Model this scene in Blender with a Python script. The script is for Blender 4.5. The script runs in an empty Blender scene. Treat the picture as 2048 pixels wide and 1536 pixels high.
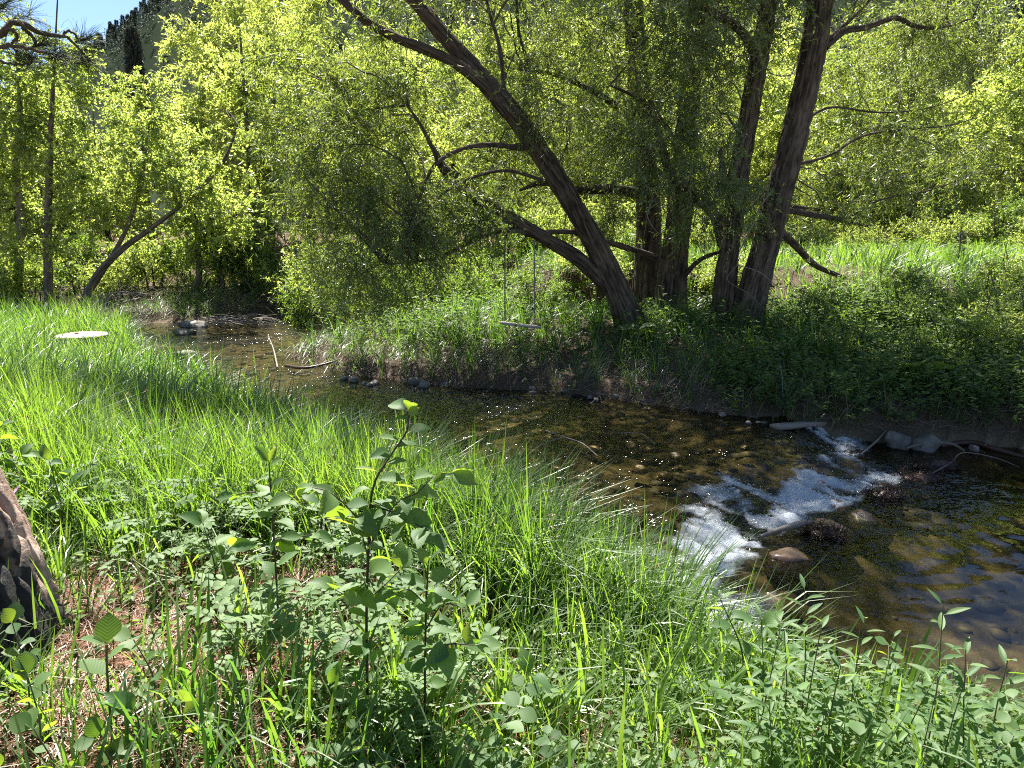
import bpy, math
import numpy as np
from mathutils import Matrix, Vector

SC = bpy.context.scene
COL = SC.collection
rad = math.radians

# ------------------------------------------------------------------ camera, sky, sun, exposure
PITCH = -12.0
CAMZ = 1.6
cd = bpy.data.cameras.new('camera')
cd.sensor_width = 36.0
cd.lens = 36.0 * 1420 / 2048
cd.clip_start = 0.05
cd.clip_end = 2000
cam = bpy.data.objects.new('camera', cd)
COL.objects.link(cam)
cam.location = (0, 0, CAMZ)
cam.rotation_euler = (rad(90 + PITCH), 0, 0)
SC.camera = cam

SUN_EL, SUN_AZ = 61.0, -18.0          # azimuth from +Y, positive to the right
W = bpy.data.worlds.new('World')
SC.world = W
W.use_nodes = True
wn = W.node_tree.nodes
bg = wn['Background']
sky = wn.new('ShaderNodeTexSky')
sky.sky_type = 'NISHITA'
sky.sun_disc = False
sky.sun_elevation = rad(SUN_EL)
sky.sun_rotation = rad(SUN_AZ)
sky.altitude = 1800
sky.dust_density = 0.25
sky.ozone_density = 2.0
W.node_tree.links.new(sky.outputs[0], bg.inputs[0])
bg.inputs[1].default_value = 0.052
ld = bpy.data.lights.new('sun', 'SUN')
ld.energy = 5.0
ld.angle = rad(0.53)
ld.color = (1.0, 0.95, 0.86)
sun = bpy.data.objects.new('sun', ld)
COL.objects.link(sun)
sdir = Vector((math.sin(rad(SUN_AZ)) * math.cos(rad(SUN_EL)), math.cos(rad(SUN_AZ)) * math.cos(rad(SUN_EL)), math.sin(rad(SUN_EL))))
sun.rotation_euler = sdir.to_track_quat('Z', 'Y').to_euler()
sun.location = (0, 0, 30)
vs = SC.view_settings
vs.view_transform = 'Standard'
vs.look = 'None'
vs.exposure = 2.1
vs.gamma = 1.0
vs.use_curve_mapping = False
SC.cycles.use_denoising = False
SC.cycles.use_adaptive_sampling = False
SC.cycles.filter_width = 1.1
SC.cycles.max_bounces = 8
SC.cycles.diffuse_bounces = 5
SC.cycles.glossy_bounces = 3
SC.cycles.transmission_bounces = 5
SC.cycles.transparent_max_bounces = 8
SC.cycles.caustics_reflective = False
SC.cycles.caustics_refractive = False

# ------------------------------------------------------------------ small maths
rs = np.random.RandomState(7)
CP, SP = math.cos(rad(PITCH)), math.sin(rad(PITCH))


def at(u, v, Y):
    """World point at depth Y seen at pixel (u, v) of the 2048 x 1536 photograph."""
    x, y = (u - 1024) / 1420.0, (768 - v) / 1420.0
    d = np.array([x, CP - SP * y, SP + CP * y])
    return np.array([0, 0, CAMZ]) + d * (Y / d[1])


def nrm(a):
    return a / np.maximum(np.linalg.norm(a, axis=-1, keepdims=True), 1e-9)


def sst(a, b, x):
    t = np.clip((x - a) / (b - a), 0, 1)
    return t * t * (3 - 2 * t)


def _h(i, j, k, s):
    h = (i * 374761393 + j * 668265263 + k * 2147483647 + s * 974634777) & 0xFFFFFFFF
    h = ((h ^ (h >> 13)) * 1274126177) & 0xFFFFFFFF
    return ((h ^ (h >> 16)) & 0xFFFF) / 65535.0


def vn(x, y, z=0.0, s=0):
    """Value noise 0..1."""
    x, y, z = np.broadcast_arrays(np.asarray(x, float), np.asarray(y, float), np.asarray(z, float))
    i, j, k = np.floor(x).astype(np.int64), np.floor(y).astype(np.int64), np.floor(z).astype(np.int64)
    fx, fy, fz = x - i, y - j, z - k
    fx, fy, fz = [f * f * (3 - 2 * f) for f in (fx, fy, fz)]
    r = 0
    for a in (0, 1):
        for b in (0, 1):
            for c in (0, 1):
                r = r + _h(i + a, j + b, k + c, s) * (fx if a else 1 - fx) * (fy if b else 1 - fy) * (fz if c else 1 - fz)
    return r


def fbm(x, y, z=0.0, o=4, s=0):
    r, a, t = 0, 1.0, 0
    x, y, z = np.asarray(x, float), np.asarray(y, float), np.asarray(z, float)
    for q in range(o):
        f = 2.03 ** q
        r = r + a * vn(x * f + 3.1 * q, y * f + 1.7 * q, z * f, s + q)
        t += a
        a *= 0.5
    return r / t


def spline(pts, n):
    """Catmull-Rom resample of rows (any width) to n rows."""
    p = np.asarray(pts, float)
    if len(p) == 2:
        t = np.linspace(0, 1, n)[:, None]
        return p[0] * (1 - t) + p[1] * t
    q = np.vstack([2 * p[0] - p[1], p, 2 * p[-1] - p[-2]])
    seg = np.linalg.norm(np.diff(p[:, :3], axis=0), axis=1)
    cum = np.r_[0, np.cumsum(seg)]
    d = np.linspace(0, cum[-1], n)
    i = np.clip(np.searchsorted(cum, d, 'right') - 1, 0, len(p) - 2)
    t = ((d - cum[i]) / np.maximum(seg[i], 1e-9))[:, None]
    a, b, c, e = q[i], q[i + 1], q[i + 2], q[i + 3]
    return 0.5 * (2 * b + (c - a) * t + (2 * a - 5 * b + 4 * c - e) * t ** 2 + (3 * b - a - 3 * c + e) * t ** 3)


# ------------------------------------------------------------------ mesh building
class MB:
    def __init__(self):
        self.V, self.F, self.A, self.n = [], {}, [], 0

    def add(self, V, faces, tint=0.5):
        V = np.asarray(V, float).reshape(-1, 3)
        for f in faces:
            f = np.asarray(f, np.int64)
            if f.size:
                self.F.setdefault(f.shape[1], []).append(f + self.n)
        self.V.append(V)
        self.A.append(np.broadcast_to(np.asarray(tint, float), (len(V),)))
        self.n += len(V)

    def mesh(self, name, mat, smooth=True, origin=(0, 0, 0)):
        me = bpy.data.meshes.new(name)
        V = np.vstack(self.V) - np.asarray(origin, float)
        me.vertices.add(len(V))
        me.vertices.foreach_set('co', V.astype(np.float32).ravel())
        idx, st, c = [], [], 0
        for k in self.F:
            f = np.vstack(self.F[k])
            idx.append(f.ravel())
            st.append(c + np.arange(len(f)) * k)
            c += f.size
        idx = np.concatenate(idx)
        st = np.concatenate(st)
        me.loops.add(len(idx))
        me.loops.foreach_set('vertex_index', idx.astype(np.int32))
        me.polygons.add(len(st))
        me.polygons.foreach_set('loop_start', st.astype(np.int32))
        me.update(calc_edges=True)
        if smooth:
            me.polygons.foreach_set('use_smooth', np.ones(len(st), bool))
        a = me.attributes.new('tint', 'FLOAT', 'POINT')
        a.data.foreach_set('value', np.concatenate(self.A).astype(np.float32))
        me.materials.append(mat)
        return me

    def build(self, name, mat, parent=None, smooth=True, origin=(0, 0, 0)):
        o = bpy.data.objects.new(name, self.mesh(name, mat, smooth, origin))
        COL.objects.link(o)
        if parent is not None:
            o.parent = parent
        else:
            o.location = origin
        return o


def root(name, loc, label, cat, group=None):
    o = bpy.data.objects.new(name, None)
    o.empty_display_size = 0.2
    COL.objects.link(o)
    o.location = loc
    return tag(o, label, cat, group)


def tag(o, label, cat, group=None):
    o['label'] = label
    o['category'] = cat
    if group:
        o['group'] = group
    return o


def copy_thing(r, loc, rz=0.0, sc=1.0, label=None, tilt=0.0):
    c = r.copy()
    COL.objects.link(c)
    c.location = loc
    c.rotation_euler = (tilt, 0, rz)
    c.scale = (sc, sc, sc) if not hasattr(sc, '__len__') else sc
    if label:
        c['label'] = label
    for ch in list(r.children):
        k = ch.copy()
        COL.objects.link(k)
        k.parent = c
        for g in list(ch.children):
            m = g.copy()
            COL.objects.link(m)
            m.parent = k
    return c


def tubes(mb, P, R, ns=4, tint=0.5):
    """P (N,K,3) polylines, R (N,K) radii."""
    P = np.asarray(P, float)
    N, K, _ = P.shape
    R = np.broadcast_to(R, (N, K))
    T = np.empty_like(P)
    T[:, 1:-1] = P[:, 2:] - P[:, :-2]
    T[:, 0] = P[:, 1] - P[:, 0]
    T[:, -1] = P[:, -1] - P[:, -2]
    T = nrm(T)
    main = nrm(P[:, -1] - P[:, 0])
    ref = np.where(np.abs(main[:, 2:3]) > 0.8, np.array([[1.0, 0.13, 0]]), np.array([[0.1, 0, 1.0]]))[:, None, :]
    A = nrm(np.cross(T, ref))
    B = np.cross(T, A)
    th = np.arange(ns) * 2 * np.pi / ns
    V = P[:, :, None, :] + R[:, :, None, None] * (A[:, :, None, :] * np.cos(th)[None, None, :, None] + B[:, :, None, :] * np.sin(th)[None, None, :, None])
    base = (np.arange(N)[:, None, None] * K + np.arange(K - 1)[None, :, None]) * ns
    s = np.arange(ns)[None, None, :]
    s2 = (s + 1) % ns
    q = np.stack([base + s, base + s2, base + ns + s2, base + ns + s], -1).reshape(-1, 4)
    t = np.broadcast_to(np.asarray(tint, float), (N,)) if np.ndim(tint) < 2 else tint
    mb.add(V, [q], np.repeat(t, K * ns))


def cap(mb, ctr, ring, tint):
    mb.add(np.vstack([ring, ctr]), [np.stack([np.arange(len(ring)), (np.arange(len(ring)) + 1) % len(ring), np.full(len(ring), len(ring))], 1)], tint)


def worley(u, v, s):
    """Distance to the nearest cell border (F2 - F1) of a jittered cell pattern."""
    iu, iv = np.floor(u).astype(np.int64), np.floor(v).astype(np.int64)
    f1, f2 = np.full(u.shape, 9.), np.full(u.shape, 9.)
    for a in (-1, 0, 1):
        for b in (-1, 0, 1):
            cu = iu + a + _h(iu + a, iv + b, 0 * iu, s)
            cv = iv + b + _h(iu + a, iv + b, 0 * iu + 7, s)
            d = np.hypot(u - cu, v - cv)
            f2 = np.where(d < f1, f1, np.minimum(f2, d))
            f1 = np.minimum(f1, d)
    return f2 - f1


def bark_tube(mb, pts, radii, ns=40, step=0.06, depth=0.03, fr=15, fv=2.6, seed=0, lump=0.08, flare=None, capend=False, plates=None):
    """A trunk or limb with real furrowed bark relief: long ridges that braid up the stem."""
    d = np.c_[np.asarray(pts, float), np.asarray(radii, float)]
    L = np.linalg.norm(np.diff(d[:, :3], axis=0), axis=1).sum()
    n = max(6, int(L / step))
    s = spline(d, n)
    P, R = s[:, :3], np.maximum(s[:, 3], 0.004)
    T = nrm(np.gradient(P, axis=0))
    A = np.empty_like(P)
    a = np.cross(T[0], [0.3, 1, 0.1])
    for i in range(n):
        a = a - T[i] * np.dot(a, T[i])
        a /= np.linalg.norm(a)
        A[i] = a
    B = np.cross(T, A)
    th = np.arange(ns) * 2 * np.pi / ns
    ln = np.r_[0, np.cumsum(np.linalg.norm(np.diff(P, axis=0), axis=1))]
    TH, LN = np.meshgrid(th, ln)
    cx, cy = np.cos(TH), np.sin(TH)
    k = fr / (2 * np.pi)
    wob = 0.5 * (fbm(cx * 2, cy * 2, LN * 1.2, 2, seed + 5) - 0.5)
    cx2, cy2 = np.cos(TH + wob), np.sin(TH + wob)
    if plates:
        wu = .9 * (fbm(cx * 3, cy * 3, LN * 4, 3, seed + 1) - .5)
        wv = 1.2 * (fbm(cx * 3, cy * 3, LN * 4, 3, seed + 2) - .5)
        rel = worley(TH * R[:, None] * plates[0] + wu, LN * plates[1] + wv, seed)
        rel = np.clip(rel * 3.0, 0, 1) * .8 + .5 * (fbm(cx * 16, cy * 16, LN * 14, 4, seed) - .25)
        rel = np.clip(rel, 0, 1.2)
    else:
        r1 = np.abs(vn(cx2 * k * 1.6, cy2 * k * 1.6, LN * fv, seed) - 0.5) * 2
        r2 = np.abs(vn(cx2 * k * 2.9, cy2 * k * 2.9, LN * fv * 2.0, seed + 3) - 0.5) * 2
        r3 = np.abs(vn(cx2 * k * .9, cy2 * k * .9, LN * 8, seed + 6) - 0.5) * 2
        rel = (np.clip(r1 * 2.0, 0, 1) * 0.62 + np.clip(r2 * 1.8, 0, 1) * 0.45) * (.55 + .45 * np.clip(r3 * 2.6, 0, 1)) + .12 * (fbm(cx * 12, cy * 12, LN * 16, 2, seed) - .5)
    lum = fbm(cx * 0.9, cy * 0.9, LN * 0.9, 3, seed + 9) - 0.5
    dp = np.minimum(depth, R * 0.22)[:, None]
    RR = R[:, None] * (1 + lump * 2 * lum) + dp * (rel - 0.7)
    if flare:
        h = LN
        fl = flare * np.exp(-h / 0.35) * (0.55 + 0.9 * np.abs(np.cos(TH * 2.5 + seed)) ** 1.5)
        RR = RR + R[:, None] * fl
    V = P[:, None, :] + RR[..., None] * (A[:, None, :] * np.cos(TH)[..., None] + B[:, None, :] * np.sin(TH)[..., None])
    i = np.arange(n - 1)[:, None] * ns
    s0 = np.arange(ns)[None, :]
    q = np.stack([i + s0, i + (s0 + 1) % ns, i + ns + (s0 + 1) % ns, i + ns + s0], -1).reshape(-1, 4)
    mb.add(V, [q], np.clip(rel, 0, 1).ravel())
    if capend:
        cap(mb, P[-1], V[-1], 0.6)
        cap(mb, P[0], V[0][::-1], 0.6)
    return P, R


def leaves(mb, pos, axis, nor, L, Wd, tint, fold=0.25, hexa=False):
    """Small pointed leaves folded along the midrib: 2 (or 4) triangles each."""
    N = len(pos)
    L = np.broadcast_to(L, (N,))[:, None]
    Wd = np.broadcast_to(Wd, (N,))[:, None]
    ax = nrm(axis)
    sd = nrm(np.cross(ax, nor))
    up = np.cross(sd, ax)
    if hexa:
        f1, f2 = 0.3, 0.68
        V = np.stack([pos, pos + ax * L * f1 + sd * Wd * 0.48 + up * Wd * fold, pos + ax * L * f2 + sd * Wd * 0.42 + up * Wd * fold * .6 - up * L * .02,
                      pos + ax * L - up * L * 0.12, pos + ax * L * f2 - sd * Wd * 0.42 + up * Wd * fold * .6 - up * L * .02, pos + ax * L * f1 - sd * Wd * 0.48 + up * Wd * fold], 1)
        f = np.array([[0, 1, 2, 3], [0, 3, 4, 5]])
        F = (np.arange(N)[:, None, None] * 6 + f[None]).reshape(-1, 4)
        mb.add(V, [F], np.repeat(tint, 6))
    else:
        V = np.stack([pos, pos + ax * L * 0.42 + sd * Wd * 0.5 + up * Wd * fold, pos + ax * L, pos + ax * L * 0.42 - sd * Wd * 0.5 + up * Wd * fold], 1)
        f = np.array([[0, 1, 2], [0, 2, 3]])
        F = (np.arange(N)[:, None, None] * 4 + f[None]).reshape(-1, 3)
        mb.add(V, [F], np.repeat(tint, 4))


def blades(mb, base, H, Wd, yaw, lean, curl, tint, ns=3):
    """Grass blades: tapered ribbons that bend over in direction yaw."""
    N = len(base)
    t = np.linspace(0, 1, ns + 1)
    d = np.stack([np.cos(yaw), np.sin(yaw), np.zeros(N)], 1)
    s = np.stack([-np.sin(yaw + 0.6), np.cos(yaw + 0.6), np.zeros(N)], 1)
    ang = lean[:, None] + curl[:, None] * t[None, :] ** 1.3
    dl = (H / ns)[:, None]
    hx = np.cumsum(np.c_[np.zeros(N), np.sin(ang[:, 1:]) * dl], 1)
    hz = np.cumsum(np.c_[np.zeros(N), np.cos(ang[:, 1:]) * dl], 1)
    C = base[:, None, :] + d[:, None, :] * hx[..., None] + np.array([0, 0, 1.0]) * hz[..., None]
    w = Wd[:, None] * np.r_[0.7, np.full(ns - 1, 1.0) * np.linspace(1, 0.7, ns - 1)][None, :] * 0.5
    Lf = C[:, :-1] - s[:, None, :] * w[..., None]
    Rt = C[:, :-1] + s[:, None, :] * w[..., None]
    V = np.concatenate([Lf, Rt, C[:, -1:]], 1)
    m = 2 * ns + 1
    q = np.array([[i, ns + i, ns + i + 1, i + 1] for i in range(ns - 1)])
    tr = np.array([[ns - 1, 2 * ns - 1, 2 * ns]])
    b = np.arange(N)[:, None, None] * m
    mb.add(V, [(b + q[None]).reshape(-1, 4), (b + tr[None]).reshape(-1, 3)], np.repeat(tint, m))


def rnd(n, a=0.0, b=1.0):
    return rs.uniform(a, b, n)


def rdir(n):
    return nrm(rs.normal(size=(n, 3)))


# ------------------------------------------------------------------ materials
def newmat(name):
    m = bpy.data.materials.new(name)
    m.use_nodes = True
    nt = m.node_tree
    nt.nodes.clear()
    out = nt.nodes.new('ShaderNodeOutputMaterial')

    def N(t, **kw):
        n = nt.nodes.new('ShaderNode' + t)
        for k, v in kw.items():
            if k.startswith('i_'):
                n.inputs[k[2:].replace('_', ' ')].default_value = v
            else:
                setattr(n, k, v)
        return n

    def L(a, b):
        nt.links.new(a, b)
    return m, N, L, out


def ramp(N, L, src, stops):
    r = N('ValToRGB')
    el = r.color_ramp.elements
    while len(el) < len(stops):
        el.new(0.5)
    for e, (p, c) in zip(el, stops):
        e.position = p
        e.color = (*c, 1)
    L(src, r.inputs[0])
    return r.outputs[0]


def leaf_mat(name, refl, trans, refl2, trans2, mix=0.5, gloss=0.08, rough=0.38, veins=False):
    """Leaf: diffuse reflection and diffuse transmission, each leaf its own shade by its tint value."""
    m, N, L, out = newmat(name)
    a = N('Attribute', attribute_name='tint')
    if veins:
        oi = N('ObjectInfo')
        ad = N('MixRGB')
        src = oi.outputs['Random']
    else:
        src = a.outputs['Fac']
    cr = ramp(N, L, src, [(0.0, refl), (0.85, refl2), (1.0, [min(1, c * 1.25) for c in refl2])])
    ct = ramp(N, L, src, [(0.0, trans), (0.85, trans2), (1.0, [min(1, c * 1.25) for c in trans2])])
    d = N('BsdfDiffuse')
    t = N('BsdfTranslucent')
    L(cr, d.inputs[0])
    L(ct, t.inputs[0])
    mx = N('MixShader')
    mx.inputs[0].default_value = mix
    L(d.outputs[0], mx.inputs[1])
    L(t.outputs[0], mx.inputs[2])
    g = N('BsdfGlossy')
    g.inputs['Roughness'].default_value = rough + 0.14
    g.inputs[0].default_value = (1, 1, 1, 1)
    lw = N('LayerWeight')
    lw.inputs[0].default_value = 0.25
    mu = N('Math', operation='MULTIPLY_ADD')
    L(lw.outputs['Fresnel'], mu.inputs[0])
    mu.inputs[1].default_value = gloss * 1.0
    mu.inputs[2].default_value = gloss * 0.12
    m2 = N('MixShader')
    L(mu.outputs[0], m2.inputs[0])
    L(mx.outputs[0], m2.inputs[1])
    L(g.outputs[0], m2.inputs[2])
    if veins:
        tc = N('TexCoord')
        sp = N('SeparateXYZ')
        L(tc.outputs['Object'], sp.inputs[0])
        ab = N('Math', operation='ABSOLUTE')
        L(sp.outputs['Y'], ab.inputs[0])
        ma = N('Math', operation='MULTIPLY_ADD')
        L(ab.outputs[0], ma.inputs[0])
        ma.inputs[1].default_value = -0.75
        L(sp.outputs['X'], ma.inputs[2])
        ms = N('Math', operation='MULTIPLY')
        L(ma.outputs[0], ms.inputs[0])
        ms.inputs[1].default_value = 62.0
        si = N('Math', operation='SINE')
        L(ms.outputs[0], si.inputs[0])
        bp = N('Bump')
        bp.inputs['Strength'].default_value = 0.05
        bp.inputs['Distance'].default_value = 0.015
        L(si.outputs[0], bp.inputs['Height'])
        for n in (d, t, g):
            L(bp.outputs[0], n.inputs['Normal'])
    L(m2.outputs[0], out.inputs[0])
    return m


def bark_mat(name, dark, light, scale=1.0, moss=None):
    m, N, L, out = newmat(name)
    a = N('Attribute', attribute_name='tint')
    tc = N('TexCoord')
    mp = N('Mapping')
    mp.inputs['Scale'].default_value = (12 * scale, 12 * scale, 5 * scale)
    L(tc.outputs['Object'], mp.inputs[0])
    no = N('TexNoise', i_Scale=3.0, i_Detail=8.0, i_Roughness=0.7)
    L(mp.outputs[0], no.inputs[0])
    mi = N('Math', operation='MULTIPLY_ADD')
    L(no.outputs[0], mi.inputs[0])
    mi.inputs[1].default_value = 0.55
    ml = N('Math', operation='MULTIPLY_ADD')
    L(a.outputs['Fac'], ml.inputs[0])
    ml.inputs[1].default_value = 0.75
    ml.inputs[2].default_value = -0.16
    L(ml.outputs[0], mi.inputs[2])
    c = ramp(N, L, mi.outputs[0], [(0.18, dark), (0.55, [(x + y) / 2 for x, y in zip(dark, light)]), (0.95, light)])
    p = N('BsdfPrincipled')
    p.inputs['Roughness'].default_value = 0.9
    p.inputs['Specular IOR Level'].default_value = 0.25
    L(c, p.inputs['Base Color'])
    bp = N('Bump')
    bp.inputs['Strength'].default_value = 0.7
    bp.inputs['Distance'].default_value = 0.02
    L(no.outputs[0], bp.inputs['Height'])
    L(bp.outputs[0], p.inputs['Normal'])
    L(p.outputs[0], out.inputs[0])
    return m


def stone_mat(name, c1, c2, c3, rough=0.8, scale=6.0, wet=False):
    m, N, L, out = newmat(name)
    tc = N('TexCoord')
    oi = N('ObjectInfo')
    no = N('TexNoise', i_Scale=scale, i_Detail=8.0, i_Roughness=0.68)
    no.noise_dimensions = '4D'
    mw = N('Math', operation='MULTIPLY')
    L(oi.outputs['Random'], mw.inputs[0])
    mw.inputs[1].default_value = 50
    L(mw.outputs[0], no.inputs['W'])
    L(tc.outputs['Object'], no.inputs[0])
    c = ramp(N, L, no.outputs[0], [(0.3, c1), (0.5, c2), (0.72, c3)])
    a = N('Attribute', attribute_name='tint')
    hs = N('HueSaturation')
    ma = N('Math', operation='MULTIPLY_ADD')
    L(a.outputs['Fac'], ma.inputs[0])
    ma.inputs[1].default_value = 0.9
    ma.inputs[2].default_value = 0.55
    L(ma.outputs[0], hs.inputs['Value'])
    L(c, hs.inputs['Color'])
    p = N('BsdfPrincipled')
    p.inputs['Roughness'].default_value = rough
    if wet:
        p.inputs['Coat Weight'].default_value = 0.35
        p.inputs['Coat Roughness'].default_value = 0.25
    L(hs.outputs[0], p.inputs['Base Color'])
    bp = N('Bump')
    bp.inputs['Strength'].default_value = 0.5
    bp.inputs['Distance'].default_value = 0.015
    L(no.outputs[0], bp.inputs['Height'])
    L(bp.outputs[0], p.inputs['Normal'])
    L(p.outputs[0], out.inputs[0])
    return m


def plain_mat(name, c1, c2, rough=0.85, scale=30.0, stretch=(1, 1, 1)):
    m, N, L, out = newmat(name)
    a = N('Attribute', attribute_name='tint')
    tc = N('TexCoord')
    mp = N('Mapping')
    mp.inputs['Scale'].default_value = stretch
    L(tc.outputs['Object'], mp.inputs[0])
    no = N('TexNoise', i_Scale=scale, i_Detail=6.0, i_Roughness=0.65)
    L(mp.outputs[0], no.inputs[0])
    av = N('Math', operation='ADD')
    L(no.outputs[0], av.inputs[0])
    L(a.outputs['Fac'], av.inputs[1])
    hv = N('Math', operation='MULTIPLY')
    L(av.outputs[0], hv.inputs[0])
    hv.inputs[1].default_value = 0.5
    c = ramp(N, L, hv.outputs[0], [(0.2, c1), (0.8, c2)])
    p = N('BsdfPrincipled')
    p.inputs['Roughness'].default_value = rough
    p.inputs['Specular IOR Level'].default_value = 0.3
    L(c, p.inputs['Base Color'])
    bp = N('Bump')
    bp.inputs['Strength'].default_value = 0.4
    bp.inputs['Distance'].default_value = 0.01
    L(no.outputs[0], bp.inputs['Height'])
    L(bp.outputs[0], p.inputs['Normal'])
    L(p.outputs[0], out.inputs[0])
    return m


M = {}
M['willow_leaf'] = leaf_mat('willow_leaf', (0.05, 0.09, 0.03), (0.15, 0.25, 0.03), (0.12, 0.17, 0.06), (0.40, 0.48, 0.06), gloss=0.16)
M['lime_leaf'] = leaf_mat('lime_leaf', (0.10, 0.145, 0.05), (0.40, 0.50, 0.07), (0.21, 0.25, 0.10), (0.70, 0.78, 0.16), 0.62, gloss=0.09)
M['aspen_leaf'] = leaf_mat('aspen_leaf', (0.085, 0.135, 0.05), (0.32, 0.45, 0.055), (0.19, 0.235, 0.10), (0.64, 0.74, 0.14), 0.6, gloss=0.11)
M['shrub_leaf'] = leaf_mat('shrub_leaf', (0.055, 0.10, 0.03), (0.14, 0.28, 0.025), (0.12, 0.18, 0.055), (0.36, 0.50, 0.045), gloss=0.11)
M['herb_leaf'] = leaf_mat('herb_leaf', (0.065, 0.12, 0.035), (0.12, 0.25, 0.03), (0.13, 0.19, 0.06), (0.28, 0.42, 0.05), gloss=0.11)
M['grass'] = leaf_mat('grass', (0.035, 0.09, 0.025), (0.09, 0.25, 0.025), (0.10, 0.17, 0.04), (0.31, 0.48, 0.04), gloss=0.10, rough=0.33)
M['dry_grass'] = leaf_mat('dry_grass', (0.09, 0.062, 0.036), (0.06, 0.045, 0.025), (0.30, 0.235, 0.155), (0.15, 0.12, 0.07), mix=0.25, gloss=0.04)
M['needle_litter'] = leaf_mat('needle_litter', (0.075, 0.034, 0.018), (0.05, 0.03, 0.02), (0.26, 0.13, 0.075), (0.12, 0.07, 0.04), mix=0.1, gloss=0.07)
M['big_leaf'] = leaf_mat('big_leaf', (0.055, 0.115, 0.04), (0.18, 0.34, 0.02), (0.09, 0.155, 0.055), (0.36, 0.50, 0.03), gloss=0.12, rough=0.42, veins=True)
M['rose_leaf'] = leaf_mat('rose_leaf', (0.09, 0.16, 0.065), (0.12, 0.23, 0.04), (0.17, 0.25, 0.11), (0.24, 0.36, 0.05), gloss=0.09, rough=0.45)
M['pine_needle'] = leaf_mat('pine_needle', (0.025, 0.05, 0.022), (0.02, 0.04, 0.015), (0.07, 0.10, 0.045), (0.05, 0.08, 0.03), mix=0.25, gloss=0.08)
M['conifer'] = leaf_mat('conifer', (0.04, 0.055, 0.045), (0.02, 0.03, 0.02), (0.10, 0.12, 0.10), (0.05, 0.07, 0.045), mix=0.2, gloss=0.04)
M['petal'] = leaf_mat('petal', (0.55, 0.25, 0.45), (0.4, 0.15, 0.3), (0.7, 0.40, 0.60), (0.5, 0.25, 0.4), gloss=0.03)
M['willow_bark'] = bark_mat('willow_bark', (0.022, 0.016, 0.012), (0.165, 0.125, 0.095))
M['thin_bark'] = bark_mat('thin_bark', (0.05, 0.04, 0.03), (0.22, 0.18, 0.14), 2.0)
M['pale_bark'] = bark_mat('pale_bark', (0.07, 0.065, 0.05), (0.30, 0.28, 0.23), 2.0)
M['green_stem'] = plain_mat('green_stem', (0.05, 0.08, 0.03), (0.12, 0.10, 0.05), 0.6)
M['dark_stem'] = plain_mat('dark_stem', (0.025, 0.018, 0.014), (0.08, 0.05, 0.04), 0.6)
M['dead_wood'] = plain_mat('dead_wood', (0.06, 0.048, 0.04), (0.27, 0.235, 0.20), 0.85, 14, (1, 6, 6))
M['wet_root'] = plain_mat('wet_root', (0.015, 0.009, 0.007), (0.07, 0.035, 0.022), 0.35)
M['bank_stone'] = stone_mat('bank_stone', (0.05, 0.045, 0.04), (0.13, 0.12, 0.105), (0.25, 0.23, 0.20))
M['wet_stone'] = stone_mat('wet_stone', (0.02, 0.014, 0.010), (0.09, 0.052, 0.028), (0.26, 0.14, 0.06), 0.45, 4.0, True)
M['bed_stone'] = stone_mat('bed_stone', (0.04, 0.033, 0.024), (0.10, 0.082, 0.055), (0.22, 0.18, 0.12), 0.7)


def pine_bark_mat():
    m, N, L, out = newmat('pine_bark')
    a = N('Attribute', attribute_name='tint')
    tc = N('TexCoord')
    no = N('TexNoise', i_Scale=9.0, i_Detail=9.0, i_Roughness=0.7)
    L(tc.outputs['Object'], no.inputs[0])
    n2 = N('TexNoise', i_Scale=2.1, i_Detail=5.0, i_Roughness=0.6)
    L(tc.outputs['Object'], n2.inputs[0])
    plate = ramp(N, L, no.outputs[0], [(0.3, (0.13, 0.075, 0.05)), (0.5, (0.30, 0.20, 0.15)), (0.7, (0.50, 0.38, 0.31))])
    char = ramp(N, L, no.outputs[0], [(0.35, (0.006, 0.005, 0.005)), (0.8, (0.05, 0.042, 0.038))])
    # charred round the side away from the camera's left and in patches
    sp = N('SeparateXYZ')
    L(tc.outputs['Object'], sp.inputs[0])
    s = N('Math', operation='MULTIPLY_ADD')
    L(sp.outputs['X'], s.inputs[0])
    s.inputs[1].default_value = 3.6
    s.inputs[2].default_value = -1.42
    s2 = N('Math', operation='MULTIPLY_ADD')
    L(n2.outputs[0], s2.inputs[0])
    s2.inputs[1].default_value = 1.5
    L(s.outputs[0], s2.inputs[2])
    k = ramp(N, L, s2.outputs[0], [(0.72, (0, 0, 0)), (0.80, (1, 1, 1))])
    mx = N('MixRGB')
    L(k, mx.inputs[0])
    L(plate, mx.inputs[1])
    L(char, mx.inputs[2])
    crack = ramp(N, L, a.outputs['Fac'], [(0.15, (0.04, 0.03, 0.03)), (0.5, (1, 1, 1))])
    mu = N('MixRGB', blend_type='MULTIPLY')
    mu.inputs[0].default_value = 1
    L(mx.outputs[0], mu.inputs[1])
    L(crack, mu.inputs[2])
    p = N('BsdfPrincipled')
    p.inputs['Roughness'].default_value = 0.85
    L(mu.outputs[0], p.inputs['Base Color'])
    bp = N('Bump')
    bp.inputs['Strength'].default_value = 0.8
    bp.inputs['Distance'].default_value = 0.03
    L(no.outputs[0], bp.inputs['Height'])
    L(bp.outputs[0], p.inputs['Normal'])
    L(p.outputs[0], out.inputs[0])
    return m


M['pine_bark'] = pine_bark_mat()


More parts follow.
